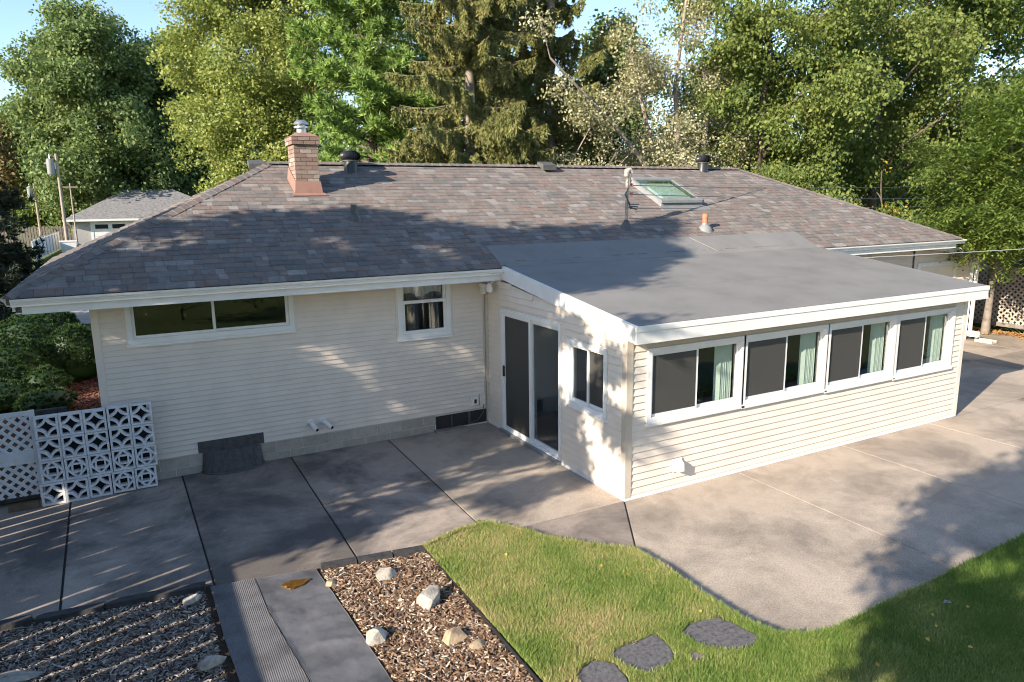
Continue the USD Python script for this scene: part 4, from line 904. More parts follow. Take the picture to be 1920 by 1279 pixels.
top('bed_edging', join(*[plank(pts_e[i], pts_e[i + 1], .016, -.02, .045) for i in range(3)]), M['blackmetal'], 'thin black strip edging between wood chips and lawn', 'edging')

# rocks
def rock(pos, size, seed, m, label, flat=.5, yaw=0):
    rng = np.random.default_rng(seed); pts = rnd_unit(rng, 16) * rng.uniform(.75, 1.0, (16, 1))
    h = trimesh.convex.convex_hull(pts); h = h.subdivide().subdivide(); v = np.array(h.vertices)
    v *= 1 + .16 * (fbm(v * 2.4 + seed, 4, seed) - .5)[:, None]
    lo = -.45; v[:, 2] = np.maximum(v[:, 2], lo); v = v * np.array(size) * 1.2
    v = v @ rz(yaw).T; v[:, 2] += -lo * size[2] * .8
    return top('rock', (v + pos, np.array(h.faces)), m, label, 'rock', 25)
rock((-3.34, -4.24, .01), (.115, .085, .075), 1, M['rock'], 'small pale grey rock in the wood chips nearest the patio', yaw=.2)
rock((-3.12, -4.92, .01), (.21, .105, .10), 2, M['rock'], 'long flat pale rock in the wood chips beside the lawn edge', yaw=.5)
rock((-3.77, -5.25, .01), (.105, .095, .085), 3, M['rock'], 'whitish rock in the wood chips beside the fabric runner', yaw=.9)
rock((-3.17, -5.58, .01), (.11, .105, .065), 4, M['rockt'], 'square tan rock in the middle of the wood chips', yaw=.4)
rock((-3.03, -5.78, .0), (.09, .07, .035), 44, M['rockt'], 'flat reddish tan stone lying beside the square tan rock', yaw=.1)
rock((-3.86, -4.10, .01), (.085, .06, .05), 5, M['rockt'], 'small tan rock at the corner of the fabric runner', yaw=.3)
rock((-5.12, -4.93, .01), (.13, .07, .07), 6, M['rock'], 'white block shaped stone between shaded mulch and ribbed runner', yaw=.15)
rock((-6.50, -4.25, .01), (.22, .15, .07), 7, M['rock'], 'broad flat rock at the left picture edge in the shaded mulch', yaw=.5)
rock((-5.17, -3.74, .01), (.12, .06, .05), 8, M['rock'], 'pale stone at the upper corner of the shaded mulch', yaw=.3)
# stepping stones
def stepping(pts, label, seed):
    rng = np.random.default_rng(seed); p = Polygon(pts).buffer(.03).buffer(-.03)
    e = p.exterior; q = [e.interpolate(t, True).coords[0] for t in np.linspace(0, 1, 40, endpoint=False)]
    q = Polygon([(x + rng.normal(0, .006), y + rng.normal(0, .006)) for x, y in q])
    top('stepping_stone', join(extrude(q, -.02, .056), extrude(q.buffer(-.008), .056, .064)), M['stonedark'], label, 'stepping stone')
    return q
STEPS = [stepping([(-1.39, -6.56), (-1.2, -6.5), (-.92, -6.55), (-.83, -6.95), (-1.0, -7.02), (-1.17, -6.98), (-1.36, -6.82)], 'dark flat stepping stone closest to the concrete', 1),
         stepping([(-2.12, -6.5), (-1.95, -6.46), (-1.6, -6.47), (-1.62, -6.72), (-1.72, -6.86), (-2.0, -6.86), (-2.1, -6.7)], 'dark flat stepping stone in the middle of the three', 2),
         stepping([(-2.56, -6.62), (-2.3, -6.49), (-2.17, -6.62), (-2.2, -7.0), (-2.5, -7.05)], 'dark stepping stone cut off by the lower picture edge', 3)]
tri = Polygon([(-1.50, -6.80), (-1.43, -6.93), (-1.60, -6.94)])
top('stone', extrude(tri, 0, .062), M['slab'], 'small pale three cornered stone between the stepping stones', 'stone')

# grass blades
def blades(poly, n, seed, h=(.025, .055), w=.0065, z0=.043):
    rng = np.random.default_rng(seed); xy = in_poly(rng, poly, n)
    hh = rng.uniform(*h, n); a = rng.uniform(0, 2 * np.pi, n); lean = rng.uniform(.1, .9, n) * hh; la = rng.uniform(0, 2 * np.pi, n)
    b = np.column_stack([xy, np.full(n, z0)]); d = np.column_stack([np.cos(a), np.sin(a), 0 * a]) * w * rng.uniform(.6, 1.3, (n, 1))
    tip = b + np.column_stack([lean * np.cos(la), lean * np.sin(la), hh])
    v = np.stack([b - d, b + d, tip], 1).reshape(-1, 3)
    return v, np.arange(n * 3).reshape(-1, 3)
holes = shapely.union_all([s.buffer(.012) for s in STEPS] + [tri.buffer(.01)])
LV = LAWN.difference(holes)
view = Polygon([(-3.2, -3.5), (-2.9, -7.6), (-.3, -9.2), (2.2, -9.2), (9.5, -6.7), (9.5, -6.3), (0, -3.5)])
nearp, farp = LV.intersection(view).intersection(sbox(-4, -12, 1.6, 0)), LV.intersection(view).intersection(sbox(1.6, -12, 12, 0))
gb = join(blades(nearp, int(nearp.area * 26000), 51), blades(farp, int(farp.area * 16000), 52, (.03, .07), .009),
          blades(LV.intersection(LineString(lawn_curve[:14]).buffer(.06)), 14000, 53, (.03, .08), .007), blades(LineString([(-1.94, -3.72), (-1.93, -3.55)]).buffer(.02), 260, 55, (.02, .06), .006, 0.0), blades(LineString([(-.79, -5.14), (-.72, -5.05)]).buffer(.02), 200, 56, (.02, .06), .006, 0.0), blades(holes.buffer(.03).difference(holes.buffer(-.004)), 2500, 54, (.03, .06)))
top('grass', gb, M['grass'], 'mown lawn grass with straw coloured dry patches', 'grass', kind='stuff', isl=3)
# fallen leaves
rng = np.random.default_rng(61)
spots = [(-.95, -5.62), (-1.2, -5.6), (.35, -7.75), (.8, -7.5), (.6, -7.65), (.55, -7.95), (-1.05, -6.45), (-1.9, -6.52), (-2.1, -4.6), (-1.15, -5.1), (1.2, -7.6), (-.3, -7.7), (-1.35, -5.25), (-1.45, -4.95)]
lv_ = np.array([[0, 0, 0], [.5, .32, .12], [1, .1, .05], [.6, -.35, .14], [.3, .0, .0]])
lf_ = np.array([[0, 4, 1], [4, 2, 1], [0, 3, 4], [4, 3, 2]])
for (x, y) in spots:
    v, f = scatter(lv_, lf_, np.array([[x, y, .085]]), rand_rot(rng, 1, .25), np.full((1, 3), rng.uniform(.04, .06)))
    top('fallen_leaf', (v, f), M['yleaf'], 'yellow fallen leaf lying on the lawn', 'leaf', group='yellow leaves fallen on the lawn')
v, f = scatter(lv_, lf_, np.array([[1.05, -7.45, .08]]), rand_rot(rng, 1, .2), np.full((1, 3), .10))
top('fallen_leaf', (v, f), M['greymetal'], 'grey curled leaf lying on the shaded lawn', 'leaf')
n = 1600; rng = np.random.default_rng(62)
xy = np.column_stack([16.35 - np.abs(rng.normal(0, .28, n)), rng.uniform(-4, 1.6, n)])
v, f = scatter(lv_, lf_, np.column_stack([xy, rng.uniform(.005, .05, n)]), rand_rot(rng, n, .4), np.full((n, 3), 1.0) * rng.uniform(.05, .11, (n, 1)))
top('leaf_litter', (v, f), M['dryleaf'], 'orange brown leaf litter along the foot of the tan lattice fence', 'leaves', kind='stuff', isl=5)

# ------------------------------------------------------------------ overhead wires
def cable(p0, p1, sag, r, name, mat, label):
    t = np.linspace(0, 1, 24)[:, None]; p = np.array(p0) * (1 - t) + np.array(p1) * t; p[:, 2] -= sag * 4 * (t * (1 - t))[:, 0]
    return top(name, tube(p, r, 5), M[mat], label, 'wire')
cable((3.38, .38, 4.12), (39.4, 11.4, 4.78), .25, .008, 'overhead_wire', 'wire', 'uppermost dark wire running right from the roof mast')
cable((3.38, .38, 3.95), (39.3, 11.3, 3.95), .2, .008, 'overhead_wire', 'wire', 'middle dark wire running right from the roof mast')
cable((3.38, .38, 3.69), (39.3, 11.2, 3.42), .12, .008, 'overhead_wire', 'wire', 'lowest dark wire running right from the roof mast')
cable((-.26, -.70, 2.72), (30, -4.6, 3.0), .18, .007, 'overhead_wire', 'paleWire', 'thin pale cable crossing low over the flat roof')
cable((3.3, .36, 3.5), (38, 3.0, .9), .1, .006, 'overhead_wire', 'wire', 'thin wire sloping down from the mast foot past the flat roof')

# ------------------------------------------------------------------ foliage builders
def blob_clumps(rng, blobs, dens, gap, seed):
    C, O = [], []
    for c, r in blobs:
        r = np.asarray(r, float); n = int(4 * np.pi * (np.mean(r) ** 2) * dens); d = rnd_unit(rng, n)
        rad = 1 - .5 * rng.uniform(0, 1, (n, 1)) ** 1.6 + rng.normal(0, .05, (n, 1))
        C.append(np.asarray(c) + d * r * rad); O.append(d)
    C, O = np.vstack(C), np.vstack(O)
    k = noise(C * .62 + seed * 3.1, seed) > gap
    return C[k], O[k]
def leaves(rng, C, O, per, spread, size, upw=.5, outw=.5, aspect=.72, flat=.7, droop=0.0):
    n = len(C) * per; c = np.repeat(C, per, 0); o = np.repeat(O, per, 0)
    c = c + rng.normal(0, 1, (n, 3)) * np.array([spread, spread, spread * flat])
    nn = rnd_unit(rng, n) + np.array([0, 0, upw]) + o * outw; nn /= np.linalg.norm(nn, axis=1)[:, None]
    t = np.cross(nn, rnd_unit(rng, n)) + np.array([0, 0, -droop]); t /= np.linalg.norm(t, axis=1)[:, None]
    b = np.cross(nn, t); s = size * rng.uniform(.55, 1.25, (n, 1)); w = s * aspect * .5
    v = np.stack([c, c + t * s * .45 + b * w + nn * s * .08, c + t * s, c + t * s * .45 - b * w + nn * s * .08], 1).reshape(-1, 3)
    return v, (np.arange(n)[:, None, None] * 4 + np.array([[0, 1, 2], [0, 2, 3]])).reshape(-1, 3)
def limb(p0, p1, r0, r1, bend, rng, sides=6, n=6):
    p0, p1 = np.array(p0, float), np.array(p1, float); t = np.linspace(0, 1, n)[:, None]
    p = p0 * (1 - t) + p1 * t; off = rnd_unit(rng, 1)[0] * bend + np.array([0, 0, bend * .5]); p += off * np.sin(np.pi * t)
    return tube(p, np.linspace(r0, r1, n), sides)
def crown_blobs(rng, x, y, z0, z1, R, n, prof, squash=.8):
    out = []
    for i in range(n):
        f = (i + rng.uniform(0, 1)) / n; r = R * prof(f); a = i * 2.399 + rng.uniform(-.5, .5); k = math.sqrt(rng.uniform(.1, 1)) * .72
        br = (.34 + .16 * rng.uniform()) * R * (0.55 + .45 * prof(f))
        out.append((np.array([x + r * k * math.cos(a), y + r * k * math.sin(a), z0 + (z1 - z0) * f]), np.array([br, br, br * squash * rng.uniform(.75, 1.1)])))
    return out
round_p = lambda f: math.sqrt(max(.02, 1 - (2 * f - .85) ** 2 / 1.45))
def broadleaf(name, label, x, y, h, R, z0, leafmat, seed, nb=22, dens=3.2, per=26, size=.15, spread=.3, gap=.36, bark='bark', trunk_r=.22, prof=round_p, group=None, cat='tree', lean=(0, 0), blobs=None, upw=.5, outw=.5, aspect=.72, trunk_h=.75, limbs=True, zb=None, droop=0.0):
    rng = np.random.default_rng(seed); zb = gz(y) if zb is None else zb
    t = thing(name, label, cat, group=group)
    blobs = blobs or crown_blobs(rng, x + lean[0] * .7, y + lean[1] * .7, zb + z0, zb + h - .1 * R, R, nb, prof)
    s = np.linspace(0, 1, 9); tp = np.column_stack([x + lean[0] * s ** 1.3 + .04 * R * np.sin(s * 5 + seed), y + lean[1] * s ** 1.3 + .04 * R * np.cos(s * 4 + seed), zb - .1 + h * trunk_h * s])
    P(t, 'trunk', tube(tp, trunk_r * (1 - .75 * s) * (1 + .5 * np.exp(-s * 14)), 9), M[bark], True)
    C, O = blob_clumps(rng, blobs, dens, gap, seed)
    if limbs:
        for c, r in blobs:
            dz = np.linalg.norm(c[:2] - [x, y]) * .75; zt = np.clip(c[2] - dz, zb + h * .12, zb + h * trunk_h * .97); k = (zt - zb + .1) / (h * trunk_h)
            p0 = [np.interp(k, s, tp[:, j]) for j in range(3)]
            P(t, 'limb', limb(p0, c, max(.025, trunk_r * (1 - .8 * k) * .5), .018, .06 * R, rng), M[bark], True)
        bi = np.concatenate([np.full(int(4 * np.pi * (np.mean(r) ** 2) * dens), i) for i, (c, r) in enumerate(blobs)])
        pick = rng.uniform(size=len(C)) < .22
        near_ = np.array([c for c, r in blobs]); d = np.linalg.norm(C[pick][:, None] - near_[None], axis=2).argmin(1)
        if pick.sum(): P(t, 'twigs', prisms(near_[d] + (C[pick] - near_[d]) * rng.uniform(.25, .6, (len(d), 1)) + rng.normal(0, .12, (len(d), 3)), C[pick], .011 * max(1, size / .15), .005 * max(1, size / .15)), M['twig'], kind='stuff')
    P(t, 'crown', leaves(rng, C, O, per, spread, size, upw, outw, aspect, droop=droop), M[leafmat], kind='stuff', isl=4)
    return t
M['lf_dark'] = mat_leaf('leaf_dark_green', [(0.2, (0.035, 0.06, 0.02)), (0.5, (0.075, 0.105, 0.035)), (0.8, (0.13, 0.155, 0.055))], .35, .35, k=1.86)
M['lf_mid'] = mat_leaf('leaf_mid_green', [(0.2, (0.04, 0.07, 0.016)), (0.5, (0.085, 0.12, 0.028)), (0.8, (0.14, 0.17, 0.042))], .35, .4, k=1.58)
M['lf_olive'] = mat_leaf('leaf_yellow_green', [(0.2, (0.06, 0.08, 0.02)), (0.5, (0.112, 0.132, 0.034)), (0.75, (0.165, 0.175, 0.052)), (0.95, (0.22, 0.20, 0.06))], .35, .4, k=2.04)
M['lf_bright'] = mat_leaf('leaf_bright_green', [(0.2, (0.05, 0.078, 0.018)), (0.5, (0.10, 0.132, 0.032)), (0.78, (0.16, 0.18, 0.045)), (0.93, (0.25, 0.23, 0.05))], .42, .5, k=1.45)
M['lf_gold'] = mat_leaf('leaf_golden', [(0.2, (0.16, 0.15, 0.02)), (0.5, (0.34, 0.25, 0.03)), (0.8, (0.5, 0.34, 0.04))], .4, .6, k=0.94)
M['lf_silver'] = mat_leaf('leaf_silvery', [(0.15, (0.12, 0.125, 0.05)), (0.4, (0.215, 0.21, 0.095)), (0.65, (0.33, 0.31, 0.18)), (0.85, (0.50, 0.475, 0.36))], .3, .45, spread=.35, k=1.21)
M['lf_ash'] = mat_leaf('leaf_feathery_green', [(0.2, (0.05, 0.09, 0.018)), (0.5, (0.10, 0.148, 0.03)), (0.8, (0.18, 0.21, 0.045))], .42, .6, k=1.25)
M['lf_brown'] = mat_leaf('leaf_brownish', [(0.2, (0.085, 0.075, 0.03)), (0.5, (0.15, 0.12, 0.05)), (0.8, (0.21, 0.165, 0.07))], .3, .4, k=1.09)
M['nd_pine'] = mat_leaf('pine_needles', [(0.2, (0.034, 0.058, 0.015)), (0.5, (0.068, 0.105, 0.024)), (0.8, (0.115, 0.155, 0.038))], .2, .6, k=2.52)
M['nd_spruce'] = mat_leaf('spruce_needles', [(0.2, (0.05, 0.062, 0.018)), (0.5, (0.105, 0.11, 0.034)), (0.8, (0.18, 0.16, 0.06))], .2, .7, spread=.6, k=1.66)
M['nd_dark'] = mat_leaf('dark_spruce_needles', [(0.2, (0.022, 0.032, 0.022)), (0.5, (0.05, 0.064, 0.04)), (0.8, (0.09, 0.10, 0.062))], .15, .6, k=1.01)
M['nd_arbor'] = mat_leaf('arborvitae', [(0.2, (0.016, 0.042, 0.012)), (0.5, (0.034, 0.075, 0.02)), (0.8, (0.06, 0.11, 0.03))], .2, 2.0, k=0.94)

def tufts(rng, C, D, per, ln, wd, fan=1.1):
    """bursts of thin needles, D the direction each burst points to"""
    n = len(C) * per; c = np.repeat(C, per, 0); d = np.repeat(D, per, 0) + rnd_unit(rng, n) * fan
    d /= np.linalg.norm(d, axis=1)[:, None]; s = np.cross(d, rnd_unit(rng, n)); s /= np.linalg.norm(s, axis=1)[:, None]
    l = ln * rng.uniform(.6, 1.2, (n, 1)); w = wd * rng.uniform(.7, 1.3, (n, 1))
    v = np.stack([c - s * w, c + s * w, c + d * l], 1).reshape(-1, 3)
    return v, np.arange(3 * n).reshape(-1, 3)
def pine(name, label, x, y, h, R, seed, mat, z0=1.2, levels=26, arms=6, step=.34, per=16, ln=.26, wd=.028, lift=.25, trunk_r=.25):
    rng = np.random.default_rng(seed); zb = gz(y); t = thing(name, label, 'tree')
    P(t, 'trunk', tube([(x, y, zb - .1), (x + .1, y, zb + h * .5), (x, y, zb + h)], [trunk_r, trunk_r * .65, .03], 9), M['bark'], True)
    A, B, C, D = [], [], [], []
    for k in range(levels):
        f = k / levels; z = zb + z0 + (h - z0) * f
        for j in range(arms):
            if rng.uniform() < .12: continue
            a = rng.uniform(0, 2 * np.pi); L_ = R * (1 - f) ** .75 * rng.uniform(.65, 1.12) + .25; zz0 = z + rng.uniform(-.2, .2)
            u = np.array([math.cos(a), math.sin(a), 0]); tip = np.array([x, y, zz0]) + u * L_ + [0, 0, L_ * lift * rng.uniform(.2, 1.2)]
            A.append([x, y, zz0]); B.append(tip)
            side = np.array([-u[1], u[0], 0])
            for q in np.arange(.3, 1.03, step / max(L_, .4)):
                p = np.array([x, y, zz0]) * (1 - q) + tip * q
                for sg in (-1, 0, 1):
                    off = side * sg * rng.uniform(.12, .5) * (1.15 - q) * min(1.0, L_ * .5) + [0, 0, rng.uniform(-.04, .13)]
                    C.append(p + off); D.append(u * .55 + side * sg * .5 + [0, 0, .45])
    A, B, C, D = map(np.array, (A, B, C, D))
    P(t, 'branches', prisms(A, B, .05, .012), M['bark'], kind='stuff')
    C2 = np.repeat(C, 3, 0) + rng.normal(0, .12, (len(C) * 3, 3)); D2 = np.repeat(D, 3, 0)
    P(t, 'needles', tufts(rng, C2, D2, per, ln, wd), M[mat], kind='stuff', isl=per * 3)
def weeping_spruce(name, label, x, y, h, R, seed, mat, z0=.8, levels=22, arms=6, hang=.75, per=9, ln=.16, wd=.022, bark='palebark', az=None, step=.13):
    rng = np.random.default_rng(seed); zb = gz(y); t = thing(name, label, 'tree')
    P(t, 'trunk', tube([(x, y, zb - .1), (x + .05, y, zb + h * .5), (x, y, zb + h)], [.26, .17, .03], 9), M[bark], True)
    A, B, C, D = [], [], [], []
    for k in range(levels):
        f = k / levels; z = zb + z0 + (h - z0) * f
        for j in range(arms):
            if rng.uniform() < .2: continue
            a = rng.uniform(0, 2 * np.pi); L_ = R * (1 - f * .85) * rng.uniform(.55, 1.15); zz0 = z + rng.uniform(-.25, .25)
            u = np.array([math.cos(a), math.sin(a), 0]); side = np.array([-u[1], u[0], 0])
            q = np.linspace(0, 1, 7); pts = np.array([x, y, zz0]) + u * (L_ * q)[:, None]; pts[:, 2] += -L_ * .38 * q + L_ * .30 * q ** 2.2 + .1
            A += list(pts[:-1]); B += list(pts[1:])
            m = max(3, int(L_ / step)); qq = rng.uniform(.12, 1, m); base = np.stack([np.interp(qq, q, pts[:, i]) for i in range(3)], 1)
            base += side * rng.normal(0, .16, (m, 1)) * (1.1 - qq)[:, None]
            hl = hang * rng.uniform(.35, 1.1, m) * (1.1 - .6 * qq) * (1 - .4 * f)
            for i in range(m):
                nseg = max(3, int(hl[i] / .075)); zz_ = np.linspace(0, 1, nseg)
                C.append(base[i] + np.column_stack([rng.normal(0, .018, (nseg, 2)), -zz_ * hl[i]])); D.append(np.tile([0, 0, -.8], (nseg, 1)))
    A, B = np.array(A), np.array(B); C, D = np.vstack(C), np.vstack(D)
    P(t, 'branches', prisms(A, B, .03, .02), M['bark'], kind='stuff')
    P(t, 'needles', tufts(rng, C, D, per, ln, wd, .75), M[mat], kind='stuff', isl=per * 3)

# ------------------------------------------------------------------ trees behind the house, left to right
big = dict(dens=.95, per=62, gap=.40)
broadleaf('maple_tree', 'tall dark green tree rising behind the grey roofed garage', -6.5, 64, 20.0, 7.2, 2.5, 'lf_dark', 101, nb=34, size=.32, spread=.48, trunk_r=.5, bark='bark', **big)
broadleaf('maple_tree', 'dense dark green tree between the garage and the yellowish tree', 1.0, 68, 19.5, 5.6, 3.6, 'lf_dark', 102, nb=28, size=.30, spread=.45, trunk_r=.45, **big)
broadleaf('maple_tree', 'lower green tree behind the utility pole at far left', -13.4, 77, 13, 6.2, 1.0, 'lf_mid', 103, nb=24, size=.34, spread=.52, trunk_r=.4, **big)
broadleaf('bush', 'golden green bush at the foot of the utility poles', -11.2, 80, 5.5, 3.0, .4, 'lf_gold', 104, nb=9, dens=1.6, per=24, size=.34, spread=.5, gap=.3, trunk_r=.15, cat='bush')
broadleaf('maple_tree', 'brownish leaved tree at the left picture edge', -14.3, 66, 11.0, 2.6, 4.0, 'lf_brown', 105, nb=10, dens=1.8, per=28, size=.34, spread=.5, gap=.25, trunk_r=.25)
broadleaf('maple_tree', 'tall yellowish green tree behind the brick chimney', 3.0, 36.5, 19.5, 5.4, 2.5, 'lf_olive', 106, nb=38, dens=1.5, per=60, size=.20, spread=.32, gap=.41, trunk_r=.4)
broadleaf('maple_tree', 'shaded green tree standing low behind the chimney', 6.5, 66, 13, 4.6, 1.0, 'lf_mid', 107, nb=18, dens=1.6, per=50, size=.21, spread=.34, gap=.38, trunk_r=.25)
broadleaf('maple_tree', 'grey green young tree seen between chimney and turbine vent', 4.6, 30, 6.5, 1.6, 1.5, 'lf_silver', 108, nb=8, dens=3, per=30, size=.14, spread=.25, gap=.35, trunk_r=.16)
pine('pine_tree', 'bright green pine tree with layered plumes behind the roof ridge', 4.75, 20.8, 24, 4.0, 111, 'nd_pine', levels=36, arms=8, step=.36, per=14, ln=.30, wd=.034)
weeping_spruce('spruce_tree', 'olive brown spruce with hanging branchlets behind the middle of the ridge', 6.55, 14.4, 24, 4.0, 112, 'nd_spruce', levels=34, arms=8, step=.075, hang=.95, per=10, ln=.18, wd=.03)
weeping_spruce('spruce_tree', 'second olive brown spruce partly hidden by the pale leaved tree', 11.2, 16.2, 23, 4.4, 113, 'nd_spruce', levels=32, arms=8, step=.08, hang=1.0, per=10, ln=.18, wd=.03)
for i, (x, y, h, R, nm) in enumerate(((8.6, 27, 15, 4.2, 'between the pine and the first spruce'), (14.6, 28, 14.5, 4.2, 'behind the second spruce'), (22.5, 27, 14, 4.4, 'behind the bare leaning limbs'), (31, 26, 13, 4.6, 'low behind the airy tree at upper right'), (40, 24, 13, 4.8, 'behind the far right foliage'))):
    broadleaf('maple_tree', 'dark shaded tree filling the gap ' + nm, x, y, h, R, .6, 'lf_dark', 215 + i, nb=26, dens=1.5, per=46, size=.24, spread=.38, gap=.34, trunk_r=.25)
# silver poplar with several leaning limbs
def poplar():
    rng = np.random.default_rng(114); x, y = 15.2, 12.6; zb = gz(y)
    t = thing('poplar_tree', 'pale leaved tree with bare leaning limbs right of the spruces', 'tree')
    stems = [[(x, y, zb), (x - .25, y, 3.0), (x + .15, y, 5.5), (x - .25, y, 8.2), (x + .3, y, 12.5)], [(x - .05, y, 2.2), (x - 1.6, y - .3, 4.9), (x - 3.6, y - .5, 6.6), (x - 6.6, y - .7, 8.8)],
             [(x - .2, y, 3.2), (x - 1.4, y + .2, 6.5), (x - 2.6, y, 9.8)], [(x, y, 2.0), (x + 1.1, y - .1, 4.4), (x + 1.7, y, 8.2), (x + 1.9, y, 11.5)]]
    for i, s_ in enumerate(stems):
        P(t, 'trunk' if i == 0 else 'limb', tube(np.array(s_), np.linspace(.22 if i == 0 else .13, .04, len(s_)), 8), M['palebark'], True)
    bl = []
    for s_ in stems:
        s_ = np.array(s_)
        for k in range(11):
            q = rng.uniform(.3, 1.05) * (len(s_) - 1); i = min(int(q), len(s_) - 2); c = s_[i] + (s_[i + 1] - s_[i]) * (q - i) + rng.normal(0, .75, 3) * [1, .8, .7]
            r = rng.uniform(.55, 1.05); bl.append((c, np.array([r, r, r * .75])))
    for k in range(34):
        r = rng.uniform(.55, 1.0); bl.append((np.array([x + rng.uniform(-6.6, 3.0), y + rng.uniform(-1.5, 1), rng.uniform(2.2, 7.4)]), np.array([r, r, r * .7])))
    C, O = blob_clumps(rng, bl, 4.2, .44, 14); cb = np.array([c for c, r in bl])
    allp = np.vstack([np.array(s_)[i] + (np.array(s_)[i + 1] - np.array(s_)[i]) * q for s_ in stems for i in range(len(s_) - 1) for q in np.linspace(0, 1, 5)[None].T[:, :, None][:, 0]])
    d = np.linalg.norm(cb[:, None] - allp[None], axis=2).argmin(1)
    P(t, 'branches', prisms(allp[d], cb, .03, .012), M['palebark'], kind='stuff')
    pick = rng.uniform(size=len(C)) < .5; e = np.linalg.norm(C[pick][:, None] - cb[None], axis=2).argmin(1)
    P(t, 'twigs', prisms(cb[e], C[pick], .012, .005), M['palebark'], kind='stuff')
    P(t, 'crown', leaves(rng, C, O, 22, .22, .115, .4, .3, .7), M['lf_silver'], kind='stuff', isl=4)
poplar()
broadleaf('maple_tree', 'leafy yellow green maple right of the pale leaved tree', 19.3, 11.8, 18.5, 4.3, 1.2, 'lf_bright', 116, nb=40, dens=2.3, per=46, size=.17, spread=.25, gap=.42, trunk_r=.26, droop=.5)
broadleaf('maple_tree', 'tall airy green tree with a dark straight trunk at upper right', 26.2, 11.2, 20, 4.8, 4.0, 'lf_bright', 117, nb=40, dens=1.8, per=44, size=.17, spread=.26, gap=.47, trunk_r=.22, trunk_h=.95, droop=.5)
broadleaf('maple_tree', 'dark leaved tree at the far right behind the feathery tree', 33.0, 11.5, 18.5, 5.0, 3.5, 'lf_mid', 118, nb=36, dens=1.9, per=44, size=.19, spread=.28, gap=.43, trunk_r=.25, droop=.3)
# shrubs and vines just behind the far slope of the roof
broadleaf('bush', 'pale silvery bush peeking over the ridge below the leaning limbs', 12.6, 10.2, 5.6, 1.9, 1.5, 'lf_silver', 121, nb=11, dens=4.5, per=22, size=.11, spread=.22, gap=.38, trunk_r=.08, cat='bush')
broadleaf('bush', 'green vine covered bush right of the far turbine vent', 15.9, 8.9, 5.0, 2.2, .8, 'lf_bright', 122, nb=14, dens=4.5, per=22, size=.14, spread=.24, gap=.36, trunk_r=.08, cat='bush', droop=.6)
broadleaf('bush', 'yellow tinged bush above the middle of the right roof edge', 17.6, 6.9, 4.3, 1.7, .8, 'lf_bright', 123, nb=11, dens=4.5, per=22, size=.14, spread=.24, gap=.38, trunk_r=.08, cat='bush', droop=.6)
broadleaf('bush', 'small bush with golden autumn leaves by the right roof edge', 18.6, 5.6, 4.9, .75, 2.2, 'lf_gold', 124, nb=5, dens=4.5, per=16, size=.13, spread=.22, gap=.42, trunk_r=.06, cat='bush', droop=.6)
broadleaf('bush', 'leafy bush at the end of the roof slope under the wires', 18.4, 4.6, 3.6, 1.5, .5, 'lf_bright', 125, nb=10, dens=4.5, per=22, size=.14, spread=.24, gap=.38, trunk_r=.07, cat='bush', droop=.6)
# feathery tree in front of the tan lattice
def feathery():
    rng = np.random.default_rng(131); t = thing('ash_tree', 'slender tree with feathery bright leaves in front of the tan lattice', 'tree')
    tr = [(15.75, .15, -.05), (15.72, .12, .5), (15.62, .05, 1.2), (15.78, .15, 2.0), (15.95, .2, 3.0), (16.2, .3, 4.6)]
    P(t, 'trunk', tube(tr, [.13, .10, .085, .08, .07, .03], 9), M['greybark'], True)
    ends = [(13.5, -.5, 3.0), (14.3, -1.0, 2.7), (14.6, -.2, 3.1), (13.9, .4, 3.0), (15.0, .2, 4.0), (15.3, -.6, 3.5), (16.6, -.8, 3.6), (17.0, .4, 4.6), (16.0, .2, 5.2), (14.9, .8, 4.7), (17.6, -.2, 3.5), (16.9, -1.4, 4.2), (18.2, .6, 5.4), (15.6, 1.2, 3.6), (16.9, .9, 6.2), (18.6, -.6, 6.4), (17.8, .2, 7.4), (16.2, -1.2, 2.8), (17.2, -.9, 2.9)]
    bl = [(np.array(e), np.array([.95, .95, .62]) * rng.uniform(.8, 1.2)) for e in ends]
    for e, (c, r) in zip(ends, bl):
        zt = min(max(e[2] - .9, 1.9), 4.3); p0 = [np.interp(zt, [p[2] for p in tr], [p[j] for p in tr]) for j in range(3)]
        P(t, 'limb', limb(p0, c, .035, .012, .15, rng), M['greybark'], True)
    C, O = blob_clumps(rng, bl, 6.0, .33, 31); n = len(C)
    # compound leaves: a drooping stalk with pairs of leaflets
    V_, F_, n0 = [], [], 0
    a = rng.uniform(0, 2 * np.pi, n * 6); st = np.repeat(C, 6, 0) + rng.normal(0, .12, (n * 6, 3)); u = np.column_stack([np.cos(a), np.sin(a), rng.uniform(-.6, .2, n * 6)]); u /= np.linalg.norm(u, axis=1)[:, None]
    side = np.cross(u, [0, 0, 1.0]); side /= np.linalg.norm(side, axis=1)[:, None]
    stl = rng.uniform(.6, 1.25, (n * 6, 1)); sag = rng.uniform(-.4, 2.2, (n * 6, 1))
    for k in range(6):
        b = st + u * (.05 + .055 * k) * stl - np.array([0, 0, .007]) * k * k * sag
        for sg in (-1, 1):
            d = side * sg * .85 + u * .45 - [0, 0, .25] + rng.normal(0, .28, (n * 6, 3)); l = rng.uniform(.12, .17, (n * 6, 1)) * (1 - .07 * abs(k - 2.5)); w = np.cross(d, [0, 0, 1.0]); w /= np.linalg.norm(w, axis=1)[:, None]; w = w * .025
            V_.append(np.stack([b, b + d * l * .5 + w, b + d * l, b + d * l * .5 - w], 1))
    v = np.concatenate(V_).reshape(-1, 3)
    P(t, 'crown', (v, (np.arange(len(v) // 4)[:, None, None] * 4 + np.array([[0, 1, 2], [0, 2, 3]])).reshape(-1, 3)), M['lf_ash'], kind='stuff', isl=4)
feathery()
